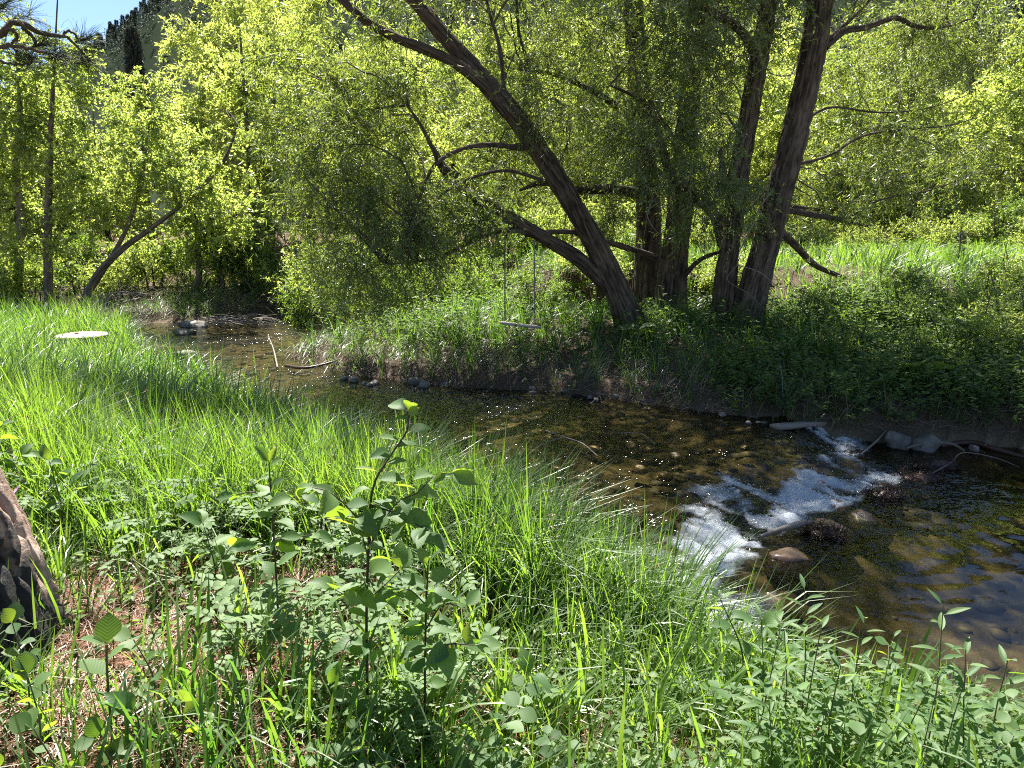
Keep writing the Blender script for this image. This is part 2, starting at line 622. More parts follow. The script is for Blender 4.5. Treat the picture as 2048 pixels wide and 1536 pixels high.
def ground_mat():
    m, N, L, out = newmat('ground')
    a = N('Attribute', attribute_name='tint')     # 0 creek bed .. 0.5 bank soil .. 1 needle litter / turf
    tc = N('TexCoord')
    big = N('TexNoise', i_Scale=1.3, i_Detail=8.0, i_Roughness=0.65)
    fine = N('TexNoise', i_Scale=45.0, i_Detail=6.0, i_Roughness=0.7)
    vor = N('TexVoronoi', i_Scale=9.0)
    for n in (big, fine, vor):
        L(tc.outputs['Object'], n.inputs[0])
    litter = ramp(N, L, fine.outputs[0], [(0.25, (0.03, 0.014, 0.008)), (0.5, (0.10, 0.05, 0.028)), (0.75, (0.22, 0.12, 0.07))])
    soil = ramp(N, L, fine.outputs[0], [(0.25, (0.025, 0.018, 0.012)), (0.55, (0.09, 0.065, 0.045)), (0.8, (0.20, 0.15, 0.11))])
    bedn = N('MixRGB', blend_type='MULTIPLY')
    bedn.inputs[0].default_value = 0.7
    bc = ramp(N, L, big.outputs[0], [(0.3, (0.05, 0.042, 0.028)), (0.5, (0.145, 0.118, 0.074)), (0.70, (0.31, 0.25, 0.16))])
    L(bc, bedn.inputs[1])
    vc = ramp(N, L, fine.outputs[0], [(0.2, (0.35, 0.3, 0.25)), (0.7, (1, 1, 1))])
    L(vc, bedn.inputs[2])
    k1 = ramp(N, L, a.outputs['Fac'], [(0.05, (0, 0, 0)), (0.4, (1, 1, 1))])
    k2 = ramp(N, L, a.outputs['Fac'], [(0.6, (0, 0, 0)), (0.95, (1, 1, 1))])
    m1 = N('MixRGB')
    L(k1, m1.inputs[0])
    L(bedn.outputs[0], m1.inputs[1])
    L(soil, m1.inputs[2])
    m2 = N('MixRGB')
    L(k2, m2.inputs[0])
    L(m1.outputs[0], m2.inputs[1])
    L(litter, m2.inputs[2])
    p = N('BsdfPrincipled')
    p.inputs['Roughness'].default_value = 0.95
    p.inputs['Specular IOR Level'].default_value = 0.15
    L(m2.outputs[0], p.inputs['Base Color'])
    bp = N('Bump')
    bp.inputs['Strength'].default_value = 0.8
    bp.inputs['Distance'].default_value = 0.02
    L(fine.outputs[0], bp.inputs['Height'])
    L(bp.outputs[0], p.inputs['Normal'])
    L(p.outputs[0], out.inputs[0])
    return m


M['ground'] = ground_mat()


def water_mat():
    """Clear shallow water: Fresnel mirror over a tinted clear body, white where air is beaten into it (foam value)."""
    m, N, L, out = newmat('creek_water')
    a = N('Attribute', attribute_name='tint')     # foam amount
    rf = N('Attribute', attribute_name='ripple')  # fast water
    tc = N('TexCoord')
    mp = N('Mapping')
    mp.inputs['Rotation'].default_value = (0, 0, rad(25))
    mp.inputs['Scale'].default_value = (0.7, 1.9, 1.0)
    L(tc.outputs['Object'], mp.inputs[0])
    n1 = N('TexNoise', i_Scale=17.0, i_Detail=3.0, i_Roughness=0.55)
    n2 = N('TexNoise', i_Scale=40.0, i_Detail=2.0, i_Roughness=0.5)
    n3 = N('TexNoise', i_Scale=24.0, i_Detail=8.0, i_Roughness=0.82, i_Distortion=0.9)
    L(mp.outputs[0], n1.inputs[0])
    L(mp.outputs[0], n2.inputs[0])
    mp3 = N('Mapping')
    mp3.inputs['Rotation'].default_value = (0, 0, rad(38))
    mp3.inputs['Scale'].default_value = (0.8, 2.2, 1)
    L(tc.outputs['Object'], mp3.inputs[0])
    L(mp3.outputs[0], n3.inputs[0])
    geo = N('NewGeometry')
    last = geo.outputs['Normal']
    for nz_, k0, k1 in ((n1, 0.03, 1.2), (n2, 0.03, 1.75)):
        sb = N('VectorMath', operation='SUBTRACT')
        L(nz_.outputs['Color'], sb.inputs[0])
        sb.inputs[1].default_value = (0.5, 0.5, 0.5)
        fl = N('VectorMath', operation='MULTIPLY')
        L(sb.outputs[0], fl.inputs[0])
        fl.inputs[1].default_value = (1, 1, 0)
        am = N('Math', operation='MULTIPLY_ADD')
        L(rf.outputs['Fac'], am.inputs[0])
        am.inputs[1].default_value = k1
        am.inputs[2].default_value = k0
        sc_ = N('VectorMath', operation='SCALE')
        L(fl.outputs[0], sc_.inputs[0])
        L(am.outputs[0], sc_.inputs['Scale'])
        ad = N('VectorMath', operation='ADD')
        L(last, ad.inputs[0])
        L(sc_.outputs[0], ad.inputs[1])
        last = ad.outputs[0]
    no_ = N('VectorMath', operation='NORMALIZE')
    L(last, no_.inputs[0])
    wn_ = no_.outputs[0]
    g = N('BsdfGlossy')
    gr_ = N('Math', operation='MULTIPLY_ADD')
    L(rf.outputs['Fac'], gr_.inputs[0])
    gr_.inputs[1].default_value = 0.10
    gr_.inputs[2].default_value = 0.03
    L(gr_.outputs[0], g.inputs['Roughness'])
    L(wn_, g.inputs['Normal'])
    tr = N('BsdfTransparent')
    tr.inputs[0].default_value = (0.60, 0.58, 0.42, 1)
    fr = N('Fresnel')
    fr.inputs['IOR'].default_value = 1.33
    L(wn_, fr.inputs['Normal'])
    mx = N('MixShader')
    L(fr.outputs[0], mx.inputs[0])
    L(tr.outputs[0], mx.inputs[1])
    L(g.outputs[0], mx.inputs[2])
    fo = N('BsdfDiffuse')
    fo.inputs[0].default_value = (0.60, 0.65, 0.70, 1)
    ft = N('BsdfTranslucent')
    ft.inputs[0].default_value = (0.4, 0.46, 0.5, 1)
    fm = N('MixShader')
    fm.inputs[0].default_value = 0.3
    L(fo.outputs[0], fm.inputs[1])
    L(ft.outputs[0], fm.inputs[2])
    s = N('Math', operation='ADD')
    L(a.outputs['Fac'], s.inputs[0])
    L(n3.outputs[0], s.inputs[1])
    k = ramp(N, L, s.outputs[0], [(0.83, (0, 0, 0)), (0.97, (0.45, 0.45, 0.45)), (1.0, (0.5, 0.5, 0.5))])
    s3 = N('Math', operation='MULTIPLY')
    L(s.outputs[0], s3.inputs[0])
    s3.inputs[1].default_value = 0.6
    k = ramp(N, L, s3.outputs[0], [(0.56, (0, 0, 0)), (0.66, (0.28, 0.28, 0.28)), (0.74, (0.6, 0.6, 0.6)), (0.90, (.85, .85, .85))])
    m3 = N('MixShader')
    L(k, m3.inputs[0])
    L(mx.outputs[0], m3.inputs[1])
    L(fm.outputs[0], m3.inputs[2])
    L(m3.outputs[0], out.inputs[0])
    return m


M['water'] = water_mat()
#@@MATS

# ------------------------------------------------------------------ terrain
NEAR = np.array([(-60, 24), (-30, 20.5), (-14, 17.6), (-10, 16.1), (-7.6, 14.0), (-5.2, 10.3), (-3.5, 8.6), (-1.7, 6.5), (-0.5, 5.05), (0.2, 4.4), (0.7, 3.95), (1.0, 3.5), (1.25, 3.2), (1.75, 3.15), (2.1, 3.0), (2.5, 2.75), (3.2, 2.45), (5, 2.1), (9, 0.4), (30, -9)])
FAR = np.array([(-60, 28), (-30, 24), (-14, 19.4), (-9.8, 17.4), (-7.7, 17.2), (-6.3, 18.3), (-4.7, 17.6), (-3.9, 15.6), (-3.35, 13.7), (-4.0, 12.35), (-2.5, 10.65), (-0.87, 9.75), (0.52, 9.5), (1.74, 8.7), (2.3, 8.35), (3.0, 8.05), (3.9, 7.8), (4.8, 7.8), (5.6, 7.6), (8, 7.0), (14, 6.2), (30, 3)])
WEIR = np.array([(4.6, 8.2), (4.25, 7.0), (4.0, 6.45), (3.2, 5.85), (2.45, 5.3), (2.1, 4.9), (1.8, 4.55), (1.45, 4.1), (1.25, 3.3)])


def pdist(X, Y, C):
    best = np.full(X.shape, 1e9)
    for a, b in zip(C[:-1], C[1:]):
        d = b - a
        t = np.clip(((X - a[0]) * d[0] + (Y - a[1]) * d[1]) / (d @ d), 0, 1)
        best = np.minimum(best, (X - a[0] - t * d[0]) ** 2 + (Y - a[1] - t * d[1]) ** 2)
    return np.sqrt(best)


def inpoly(X, Y, C):
    r = np.zeros(X.shape, bool)
    for a, b in zip(C, np.roll(C, -1, 0)):
        if a[1] == b[1]:
            continue
        c = (a[1] > Y) != (b[1] > Y)
        r ^= c & (X < (b[0] - a[0]) * (Y - a[1]) / (b[1] - a[1]) + a[0])
    return r


WPOLY = np.vstack([NEAR, FAR[::-1]])
NPOLY = np.vstack([NEAR, [(30, -60), (-60, -60)]])
UPPOLY = np.vstack([WEIR, [(-60, 3.3), (-60, 60), (4.6, 60)]])


def water_level(X, Y):
    s = pdist(X, Y, WEIR) * np.where(inpoly(X, Y, UPPOLY), 1, -1)
    return -0.74 + 0.21 * sst(0.25, 1.5, s), s


def height(X, Y):
    """Ground height and soil zone (0 bed, 0.5 bank, 1 litter/turf)."""
    X, Y = np.asarray(X, float), np.asarray(Y, float)
    dN, dF = pdist(X, Y, NEAR), pdist(X, Y, FAR)
    inw = inpoly(X, Y, WPOLY)
    near = inpoly(X, Y, NPOLY) & ~inw
    lvl, s = water_level(X, Y)
    nz = fbm(X * 0.8, Y * 0.8, 0, 4, 11) - 0.5
    n2 = fbm(X * 4, Y * 4, 0, 3, 21) - 0.5
    zn = -0.36 * sst(3.5, 11.0, Y) * sst(1, -3, X)
    k_ = np.clip((dN - 0.12) / (2.7 - 1.0 * sst(.3, 1.3, X)), 0, 1) ** 0.85
    zN = lvl - 0.05 + 0.14 * sst(-0.02, 0.14, dN) + (zn - lvl - 0.09) * k_ + (0.12 * nz + 0.05 * n2) * sst(0.1, 0.8, dN)
    sc = 3.7 + 1.1 * sst(0, 4, X) + 0.8 * (fbm(X * 0.5, Y * 0.5, 0, 2, 31) - 0.5)
    zf = -0.52 + 0.22 * sst(0, 0.35, dF) + 0.42 * sst(0.2, 3.2, dF) + 0.78 * sst(-1.2 * sst(3.6, 5.5, X), 0.75 + 1.0 * sst(3.6, 5.5, X), dF - sc) + 0.012 * np.maximum(dF - sc, 0)
    zF = zf + 0.16 * nz * sst(0.1, 1.2, dF) + 0.09 * n2 * sst(0.05, 0.5, dF) - 0.03
    dw = np.minimum(dN, dF)
    pool = sst(0.3, -0.8, s)
    zW = lvl - 0.04 - (0.13 + 0.26 * pool) * sst(0, 1.1, dw) + 0.06 * n2 + 0.05 * nz
    zW = np.minimum(zW, lvl - 0.025)
    z = np.where(inw, zW, np.where(near, zN, zF))
    zone = np.where(inw, 0.0, np.where(near, 0.45 + 0.6 * sst(0.3, 1.2, dN), 0.45 + 0.12 * nz + 0.35 * sst(3, 4, dF - sc)))
    return z, zone


def gz(x, y):
    return float(height(np.array([float(x)]), np.array([float(y)]))[0][0])


def axis(lo, hi, dense_lo, dense_hi, d, grow):
    a = list(np.arange(dense_lo, dense_hi, d))
    x, s = a[-1], d
    while x < hi:
        s *= grow
        x += s
        a.append(x)
    x, s, b = dense_lo, d, []
    while x > lo:
        s *= grow
        x -= s
        b.append(x)
    return np.array(b[::-1] + a)


def gridmesh(mb, X, Y, Z, keep=None, tint=0.5):
    ny, nx = X.shape
    i = np.arange(ny - 1)[:, None] * nx + np.arange(nx - 1)[None, :]
    q = np.stack([i, i + 1, i + nx + 1, i + nx], -1)
    if keep is not None:
        kq = keep[:-1, :-1] | keep[1:, :-1] | keep[:-1, 1:] | keep[1:, 1:]
        q = q[kq]
    q = q.reshape(-1, 4)
    used, inv = np.unique(q, return_inverse=True)
    V = np.stack([X, Y, Z], -1).reshape(-1, 3)[used]
    t = np.broadcast_to(tint, X.shape).reshape(-1)[used]
    mb.add(V, [inv.reshape(-1, 4)], t)
    return used


gx = axis(-75, 75, -6, 7, 0.09, 1.08)
gy = axis(-8, 90, 1.2, 13, 0.09, 1.08)
GX, GY = np.meshgrid(gx, gy)
GZ, GZONE = height(GX, GY)
mb = MB()
gridmesh(mb, GX, GY, GZ, None, GZONE)
o = mb.build('ground', M['ground'])
o['kind'] = 'structure'

# water surface
wx = axis(-32, 16, -3.0, 6.5, 0.04, 1.045)
wy = axis(1.5, 24, 2.6, 10, 0.04, 1.04)
WX, WY = np.meshgrid(wx, wy)
WL, WS = water_level(WX, WY)
dw = np.minimum(pdist(WX, WY, NEAR), pdist(WX, WY, FAR))
keep = inpoly(WX, WY, WPOLY) | (dw < 0.22)
fast = sst(0.0, 0.5, WS) * (0.35 + 0.65 * sst(0.40, 0.62, fbm(WX * 0.7, WY * 0.7, 0, 3, 51)))
fast = np.maximum(fast, sst(-0.9, 0.2, WS) * 0.8)
rap = sst(0.05, 0.35, WS) * sst(2.1, 1.0, WS)
fo = sst(0.02, 0.30, WS) * sst(1.5, 0.6, WS + 0.6 * (fbm(WX * 1.6, WY * 1.6, 0, 3, 61) - 0.5))
gap = sst(0.25, 0.55, fbm(WX * 1.1 + 3, WY * 1.1, 0, 2, 66))
tail = sst(3.55, 3.95, WY) * sst(1.05, 1.25, WX) * sst(-0.45, -0.05, WS) * sst(2.0, 1.7, WX) * sst(4.6, 4.2, WY)
streak = fbm(WX * 2.2 + WY * 1.2, WY * 3.2 - WX * 1.6, 0, 4, 67)
sA, sB = WX * .79 - WY * .61, WX * .61 + WY * .79
streak2 = fbm(sA * 2.6, sB * 9.0, 0, 4, 68)
foam = np.clip(np.maximum(fo * (0.62 + 0.38 * gap) * (0.26 + .50 * sst(.36, .6, streak) + .50 * sst(.42, .66, streak2)), tail * .6), 0, 1) * sst(4.3, 3.7, WX)
flow = 0.020 * (fbm(WX * 5, WY * 8, 0, 3, 71) - 0.5) + 0.012 * (fbm(WX * 14, WY * 17, 0, 2, 75) - 0.5)
WZ = WL + flow * (0.25 + 1.2 * fast) + 0.13 * rap * (fbm(WX * 3.2, WY * 4.2, 0, 4, 81) - 0.5) + 0.10 * foam * (fbm(WX * 9, WY * 9, 0, 3, 85) - 0.4)
pool = sst(0.0, -0.5, WS)
r = np.hypot(WX - 2.9, (WY - 5.0) * 1.1)
WZ += pool * 0.0022 * np.sin(r * 26 + 4 * fbm(WX * 1.2, WY * 1.2, 0, 2, 91)) * np.exp(-r * 0.7)
mb = MB()
used = gridmesh(mb, WX, WY, WZ, keep, foam)
o = mb.build('creek_water', M['water'])
o['kind'] = 'structure'
at_ = o.data.attributes.new('ripple', 'FLOAT', 'POINT')
at_.data.foreach_set('value', np.clip(fast, 0, 1).reshape(-1)[used].astype(np.float32))

# hillside beyond, with conifers
def hill_tan(px):
    return np.interp(px, [-600, 0, 150, 200, 285, 370, 700, 1200, 1800, 2400], [0.165, 0.175, 0.188, 0.205, 0.238, 0.285, 0.40, 0.5, 0.5, 0.45])


def hill_z(az_px, D):
    t = hill_tan(az_px)
    top = 600.0
    return 1.0 + t * D * sst(60, 470, D) + 14 * (fbm(az_px * 0.012, D * 0.01, 0, 3, 101) - 0.5) * sst(70, 200, D)


pxs = np.linspace(-500, 2500, 110)
Ds = np.r_[np.linspace(55, 600, 70), np.linspace(620, 900, 12)]
PX, DD = np.meshgrid(pxs, Ds)
HX = (PX - 1024) / 1420.0 * DD
HZ = np.where(DD <= 600, hill_z(PX, DD), hill_z(PX, np.minimum(DD, 600)) - (DD - 600) * 0.3)
mb = MB()
gridmesh(mb, HX, DD, HZ, None, 0.5)
M['hill'] = plain_mat('hill', (0.010, 0.015, 0.010), (0.035, 0.045, 0.028), 1.0, 0.35)
for nd_ in M['hill'].node_tree.nodes:
    if nd_.type == 'BSDF_PRINCIPLED':
        nd_.inputs['Specular IOR Level'].default_value = 0.0
o = mb.build('hill', M['hill'])
o['kind'] = 'structure'


def conifer(seed, H, name, label, group, n=900, lean=0.0):
    q = np.random.RandomState(seed)
    r0 = root(name, (0, 0, 0), label, 'tree', group)
    m1 = MB()
    tubes(m1, [[(0, 0, -0.5), (0.02, 0, H * 0.5), (0, 0, H)]], [[H * 0.018, H * 0.011, 0.01]], 6)
    m1.build('trunk', M['thin_bark'], r0)
    m2 = MB()
    k = n
    h = q.uniform(0.10, 1.0, k) ** 0.85
    R = (1 - h) ** 0.75 * 0.17 * H * (0.55 + 0.45 * q.rand(k)) + 0.012 * H
    az = q.uniform(0, 2 * np.pi, k)
    rr = R * np.sqrt(q.uniform(0.08, 1, k))
    p = np.stack([np.cos(az) * rr, np.sin(az) * rr, h * H - rr * 0.18], 1)
    ax = np.stack([np.cos(az), np.sin(az), q.uniform(-0.5, 0.45, k)], 1) + q.normal(size=(k, 3)) * 0.25
    leaves(m2, p, ax, nrm(np.array([0, 0, 1]) + q.normal(size=(k, 3)) * 0.4), H * 0.075 * q.uniform(0.6, 1.3, k), H * 0.032 * q.uniform(0.6, 1.3, k), q.rand(k), 0.4)
    c = m2.build('crown', M['conifer'], r0)
    c['kind'] = 'stuff'
    return r0


def forest(n, seed):
    """The wooded hillside that reads as one mass: thousands of rough little conifers."""
    q = np.random.RandomState(seed)
    px = q.uniform(60, 2300, n)
    D = np.where(px < 480, 330 + 270 * q.rand(n) ** .8, 95 + 500 * q.rand(n) ** .9)
    H = q.uniform(8, 15, n)
    b = np.stack([(px - 1024) / 1420 * D, D, hill_z(px, D) - .5], 1)
    k = 22
    h = q.uniform(.08, 1, (n, k))
    az = q.uniform(0, 6.283, (n, k))
    r = (1 - h) ** .8 * .16 * q.uniform(.4, 1.1, (n, k))
    P = b[:, None] + np.stack([np.cos(az) * r * .3, np.sin(az) * r * .3, h], -1) * H[:, None, None]
    ax = np.stack([np.cos(az), np.sin(az), -.45 + 0 * az], -1)
    m = MB()
    leaves(m, P.reshape(-1, 3), ax.reshape(-1, 3), nrm(q.normal(size=(n * k, 3)) * .3 + np.array([0, 0, 1.])), ((r + .03) * H[:, None] * 1.2).ravel(), (H[:, None] * .07 + 0 * r).ravel(), np.repeat(q.rand(n), k), .4)
    o = m.build('hill_forest', M['conifer'])
    o['kind'] = 'stuff'


forest(2400, 77)
G_con = 'dark conifers on the hillside beyond the creek'
L_con = 'small dark conifer among others on the distant hillside'
protos = [conifer(200 + i, 14.0, 'hill_conifer', L_con, G_con) for i in range(3)]
spots = []
for i in range(170):
    px = rs.uniform(120, 430)
    D = 612 - 130 * rs.uniform(0, 1)
    spots.append((px, D))
for i in range(34):
    spots.append((rs.uniform(1840, 2120), rs.uniform(150, 280)))
for i, (px, D) in enumerate(spots):
    x = (px - 1024) / 1420 * D
    loc = (x, D, float(hill_z(np.array(px), np.array(D))) - 0.3)
    s = rs.uniform(0.5, 1.15)
    if i < 3:
        c = protos[i]
        c.location = loc
        c.scale = (s, s, s)
    else:
        copy_thing(protos[i % 3], loc, rs.uniform(0, 6.28), s)
c = conifer(230, 19.0, 'pine_tree', 'tall dark pine rising above the lime green trees below the patch of sky', None, 2600)
p = at(283, 260, 100)
c.location = (p[0], 100, at(283, 58, 100)[2] - 19.0)
c.scale = (.6, .6, 1)

#@@TREES

# ------------------------------------------------------------------ tree generator
def sample_vols(vols, n, q):
    w = np.array([v[2] if len(v) > 2 else 1.0 for v in vols], float)
    ch = q.choice(len(vols), n, p=w / w.sum())
    c = np.array([v[0] for v in vols], float)[ch]
    r = np.array([v[1] for v in vols], float)[ch]
    d = nrm(q.normal(size=(n, 3))) * (q.rand(n, 1) ** 0.45)
    return c + d * r


def attach(targets, skel, q, up=0.0, K=6, bend=0.15):
    """Curved twigs or limbs from the nearest point of a skeleton (rows x,y,z) to each target."""
    N = len(targets)
    S = np.empty((N, 3))
    for i in range(0, N, 500):
        t = targets[i:i + 500]
        d = ((t[:, None, :] - skel[None]) ** 2).sum(-1)
        d = d * (1 + 0.6 * q.rand(*d.shape)) + 4.0 * np.maximum(skel[None, :, 2] - t[:, None, 2] - 0.1, 0) ** 2 * up
        S[i:i + 500] = skel[d.argmin(1)]
    t = np.linspace(0, 1, K)[None, :, None]
    L = np.linalg.norm(targets - S, axis=1)[:, None, None]
    mid = (np.array([0, 0, 1.0]) * 0.22 * up + q.normal(size=(N, 3)) * bend)[:, None, :] * L
    P = S[:, None] * (1 - t) + targets[:, None] * t + mid * (4 * t * (1 - t)) + q.normal(size=(N, K, 3)) * 0.03 * L * np.sin(np.pi * t)
    return P


def crown(base, skel, vols, n1, n2, n3, seed, leaf_len, leaf_w, per, twig_len, droop, mat_leaf, mat_bark, parent, r1=0.035, up=1.0, hexa=False, spread=0.8, tint=(0.0, 1.0), flat=0.5, r3=0.003, bend=0.15):
    """Limbs, branches and leafy twigs that fill the given ellipsoids; adds 'branches' and 'crown' to parent."""
    q = np.random.RandomState(seed)
    mbk, mlf = MB(), MB()
    P1 = attach(sample_vols(vols, n1, q), skel, q, up, 8, bend)
    L1 = np.linalg.norm(P1[:, -1] - P1[:, 0], axis=1)
    R1 = np.clip(L1 * r1 * 0.5, 0.006, 0.11)[:, None] * np.linspace(1, 0.25, 8)[None]
    tubes(mbk, P1, R1, 5, q.rand(n1))
    sk1 = np.vstack([P1[:, 2:].reshape(-1, 3)])
    P2 = attach(sample_vols(vols, n2, q), sk1, q, up * 0.6, 5, 0.16)
    L2 = np.linalg.norm(P2[:, -1] - P2[:, 0], axis=1)
    tubes(mbk, P2, np.clip(L2 * 0.008, 0.003, 0.016)[:, None] * np.linspace(1, 0.4, 5)[None], 3, q.rand(n2))
    sk2 = P2[:, 1:].reshape(-1, 3)
    dir2 = np.repeat(nrm(P2[:, -1] - P2[:, 0]), 4, axis=0)
    sub = q.choice(len(sk2), max(20, int(len(sk2) * .38)), replace=False)
    k = sub[q.randint(0, len(sub), n3)]
    S = sk2[k]
    d = nrm(dir2[k] * 0.6 + nrm(q.normal(size=(n3, 3))) * spread + np.array([0, 0, 0.2 - 0.2 * droop]))
    Lt = twig_len * q.uniform(0.5, 1.4, n3)
    K = 5
    P3 = np.empty((n3, K, 3))
    P3[:, 0] = S
    for i in range(1, K):
        d = nrm(d + np.array([0, 0, -1.0]) * droop * 0.45 + q.normal(size=(n3, 3)) * 0.10)
        P3[:, i] = P3[:, i - 1] + d * (Lt / (K - 1))[:, None]
    tubes(mbk, P3[::2, ::4], np.array([1, 0.4])[None] * r3, 3, .5)
    # leaves
    t = q.rand(n3, per) * (K - 1.001)
    i = t.astype(int)
    f = (t - i)[..., None]
    a = np.take_along_axis(P3, i[..., None].repeat(3, -1), 1)
    b = np.take_along_axis(P3, (i + 1)[..., None].repeat(3, -1), 1)
    pos = (a * (1 - f) + b * f).reshape(-1, 3)
    n = len(pos)
    tw = nrm(b - a).reshape(-1, 3)
    ax = nrm(tw * 0.7 + nrm(q.normal(size=(n, 3))) * 0.8 + np.array([0, 0, -0.35 * droop]))
    nor = nrm(q.normal(size=(n, 3)) + np.array([0, 0, flat]))
    clump = np.zeros(len(sk2))
    clump[sub] = q.rand(len(sub))
    tt = np.clip(np.repeat(clump[k] * .4 + q.rand(n3) * .3, per) + q.rand(n) * 0.3, 0, 1)
    tt = tint[0] + (tint[1] - tint[0]) * tt
    leaves(mlf, pos, ax, nor, leaf_len * q.uniform(0.5, 1.4, n), leaf_w * q.uniform(0.6, 1.3, n), tt, 0.2, hexa)
    bo = mbk.build('branches', mat_bark, parent, True, base)
    co = mlf.build('crown', mat_leaf, parent, False, base)
    co['kind'] = 'stuff'
    bo['kind'] = 'stuff'
    return P1


# ------------------------------------------------------------------ the old willows on the far bank
def willow(label, stems, limbs, vols, n, seed, flare=0.5):
    """stems / limbs: lists of [(u, v, Y, radius)...]; stems get high relief bark, the first is the trunk."""
    def path(rows):
        p = [np.r_[at(u, v, Y), r] if u is not None else None for u, v, Y, r in rows]
        return np.array(p)
    st = [path(s) for s in stems]
    b = st[0][0][:3].copy()
    b[2] = gz(b[0], b[1]) - 0.05
    r0 = root('willow_tree', b, label, 'tree', 'old willows on the far bank')
    skel = []
    for i, s in enumerate(st):
        if i == 0:
            low = s[0].copy()
            low[:3] = b - np.array([0, 0, 0.15])
            s = np.vstack([low, s[1:]])
        m = MB()
        P, R = bark_tube(m, s[:, :3], s[:, 3], 80, 0.04, 0.04, 22, 2.6, seed + i, 0.07, flare if i == 0 else None)
        m.build('trunk' if i == 0 else 'stem', M['willow_bark'], r0, True, b)
        skel.append(P[len(P) // 5:])
    for i, l in enumerate(limbs):
        s = path(l)
        m = MB()
        P, R = bark_tube(m, s[:, :3], s[:, 3], 24, 0.05, 0.014, 10, 4, seed + 30 + i, 0.10)
        m.build('limb', M['willow_bark'], r0, True, b)
        skel.append(P[3:])
    sk = np.vstack(skel)
    crown(b, sk, vols, n[0], n[1], n[2], seed, 0.095, 0.0165, n[3], 0.62, 0.55, M['willow_leaf'], M['thin_bark'], r0, 0.022)
    return r0


def V3(u, v, Y):
    return tuple(at(u, v, Y))


top = lambda u, z, Y, r: (u, 768 - 1420 * math.tan(math.atan((z - CAMZ) / Y) - rad(PITCH)), Y, r)
willow('forked willow whose rough trunk leans far out to the left over the bank',
       [[(1275, 655, 11.7, .224), (1225, 560, 11.6, .198), (1170, 450, 11.4, .168), (1090, 320, 11.1, .155), (1022, 222, 10.9, .139), (930, 118, 10.7, .119), (850, 25, 10.5, .102), (770, -80, 10.3, .086), (640, -330, 9.6, .059), (560, -520, 9.2, .033)],
        [(1228, 585, 11.65, .145), (1160, 520, 11.45, .115), (1065, 462, 11.2, .099), (965, 402, 10.9, .086), (895, 345, 10.6, .073), (868, 300, 10.4, .036), (835, 240, 10.2, .020), (790, 180, 10.0, .008)],
        [(1015, 228, 10.85, .092), (960, 165, 10.6, .079), (895, 118, 10.4, .073), (770, 65, 10.1, .059), (690, 5, 9.8, .050), (560, -130, 9.7, .040), (480, -330, 9.9, .026), (400, -460, 10.1, .013)]],  # unseen upper end, drawn out left to carry the added shading crown
       [[(1060, 298, 11.0, .046), (990, 290, 10.8, .040), (930, 296, 10.6, .034), (870, 330, 10.3, .028), (838, 400, 10.1, .023), (815, 470, 10.0, .017), (790, 520, 9.9, .008)],
        [(1062, 465, 11.2, .050), (1010, 460, 11.0, .046), (950, 478, 10.8, .040), (890, 510, 10.6, .033), (840, 522, 10.5, .020), (770, 530, 10.3, .008)],
        [(1085, 360, 11.1, .033), (1020, 342, 10.9, .026), (960, 350, 10.6, .023), (890, 385, 10.3, .018), (830, 450, 10.0, .012), (815, 520, 9.9, .007)],
        [(1050, 470, 11.2, .040), (1150, 465, 11.5, .040), (1260, 500, 11.9, .036)],
        [(1010, 200, 10.9, .033), (1000, 100, 11.2, .030), (975, 10, 11.6, .023), (960, -80, 12.0, .013)],
        [(905, 330, 10.6, .033), (930, 370, 10.9, .033), (965, 410, 11.1, .023)]],
       [(V3(760, 330, 11.2), (1.4, 1.3, 1.5), 2.2), (V3(670, 470, 10.8), (1.1, 1.1, 1.3), 2.0), (V3(900, 80, 11.9), (1.9, 1.2, 1.3), 1.5), (V3(1010, 300, 12.2), (1.2, .9, 1.2), 0.8), (V3(680, 160, 10.6), (1.6, 1.3, 1.2), 1.6), (V3(650, 330, 10.4), (.9, 1.0, 1.2), 1.4), (V3(820, 430, 10.1), (.7, .6, .9), 1.4), (V3(720, 540, 10.6), (1.0, .9, .7), 1.4), (V3(930, 450, 10.4), (.8, .5, .6), .8), (V3(1100, 200, 10.2), (.7, .5, .6), .3),
        (V3(760, -150, 10.2), (2.6, 2.0, 1.8), 3.0), ((-5.3, 10.2, 7.3), (1.9, 1.3, .9), 5.0), ((-3.7, 10.0, 7.2), (1.5, 1.3, .9), 4.0), ((-1.2, 9.6, 8.0), (1.8, 1.7, 1.1), 2.4), ((0.8, 9.6, 8.6), (1.6, 1.6, 1.1), 2.0), (V3(850, 480, 11.5), (1.4, 1.0, .9), 0.8)],  # lobes in plain world coordinates: unseen crown, added to shade grass and creek
       (120, 700, 8000, 16), 301)
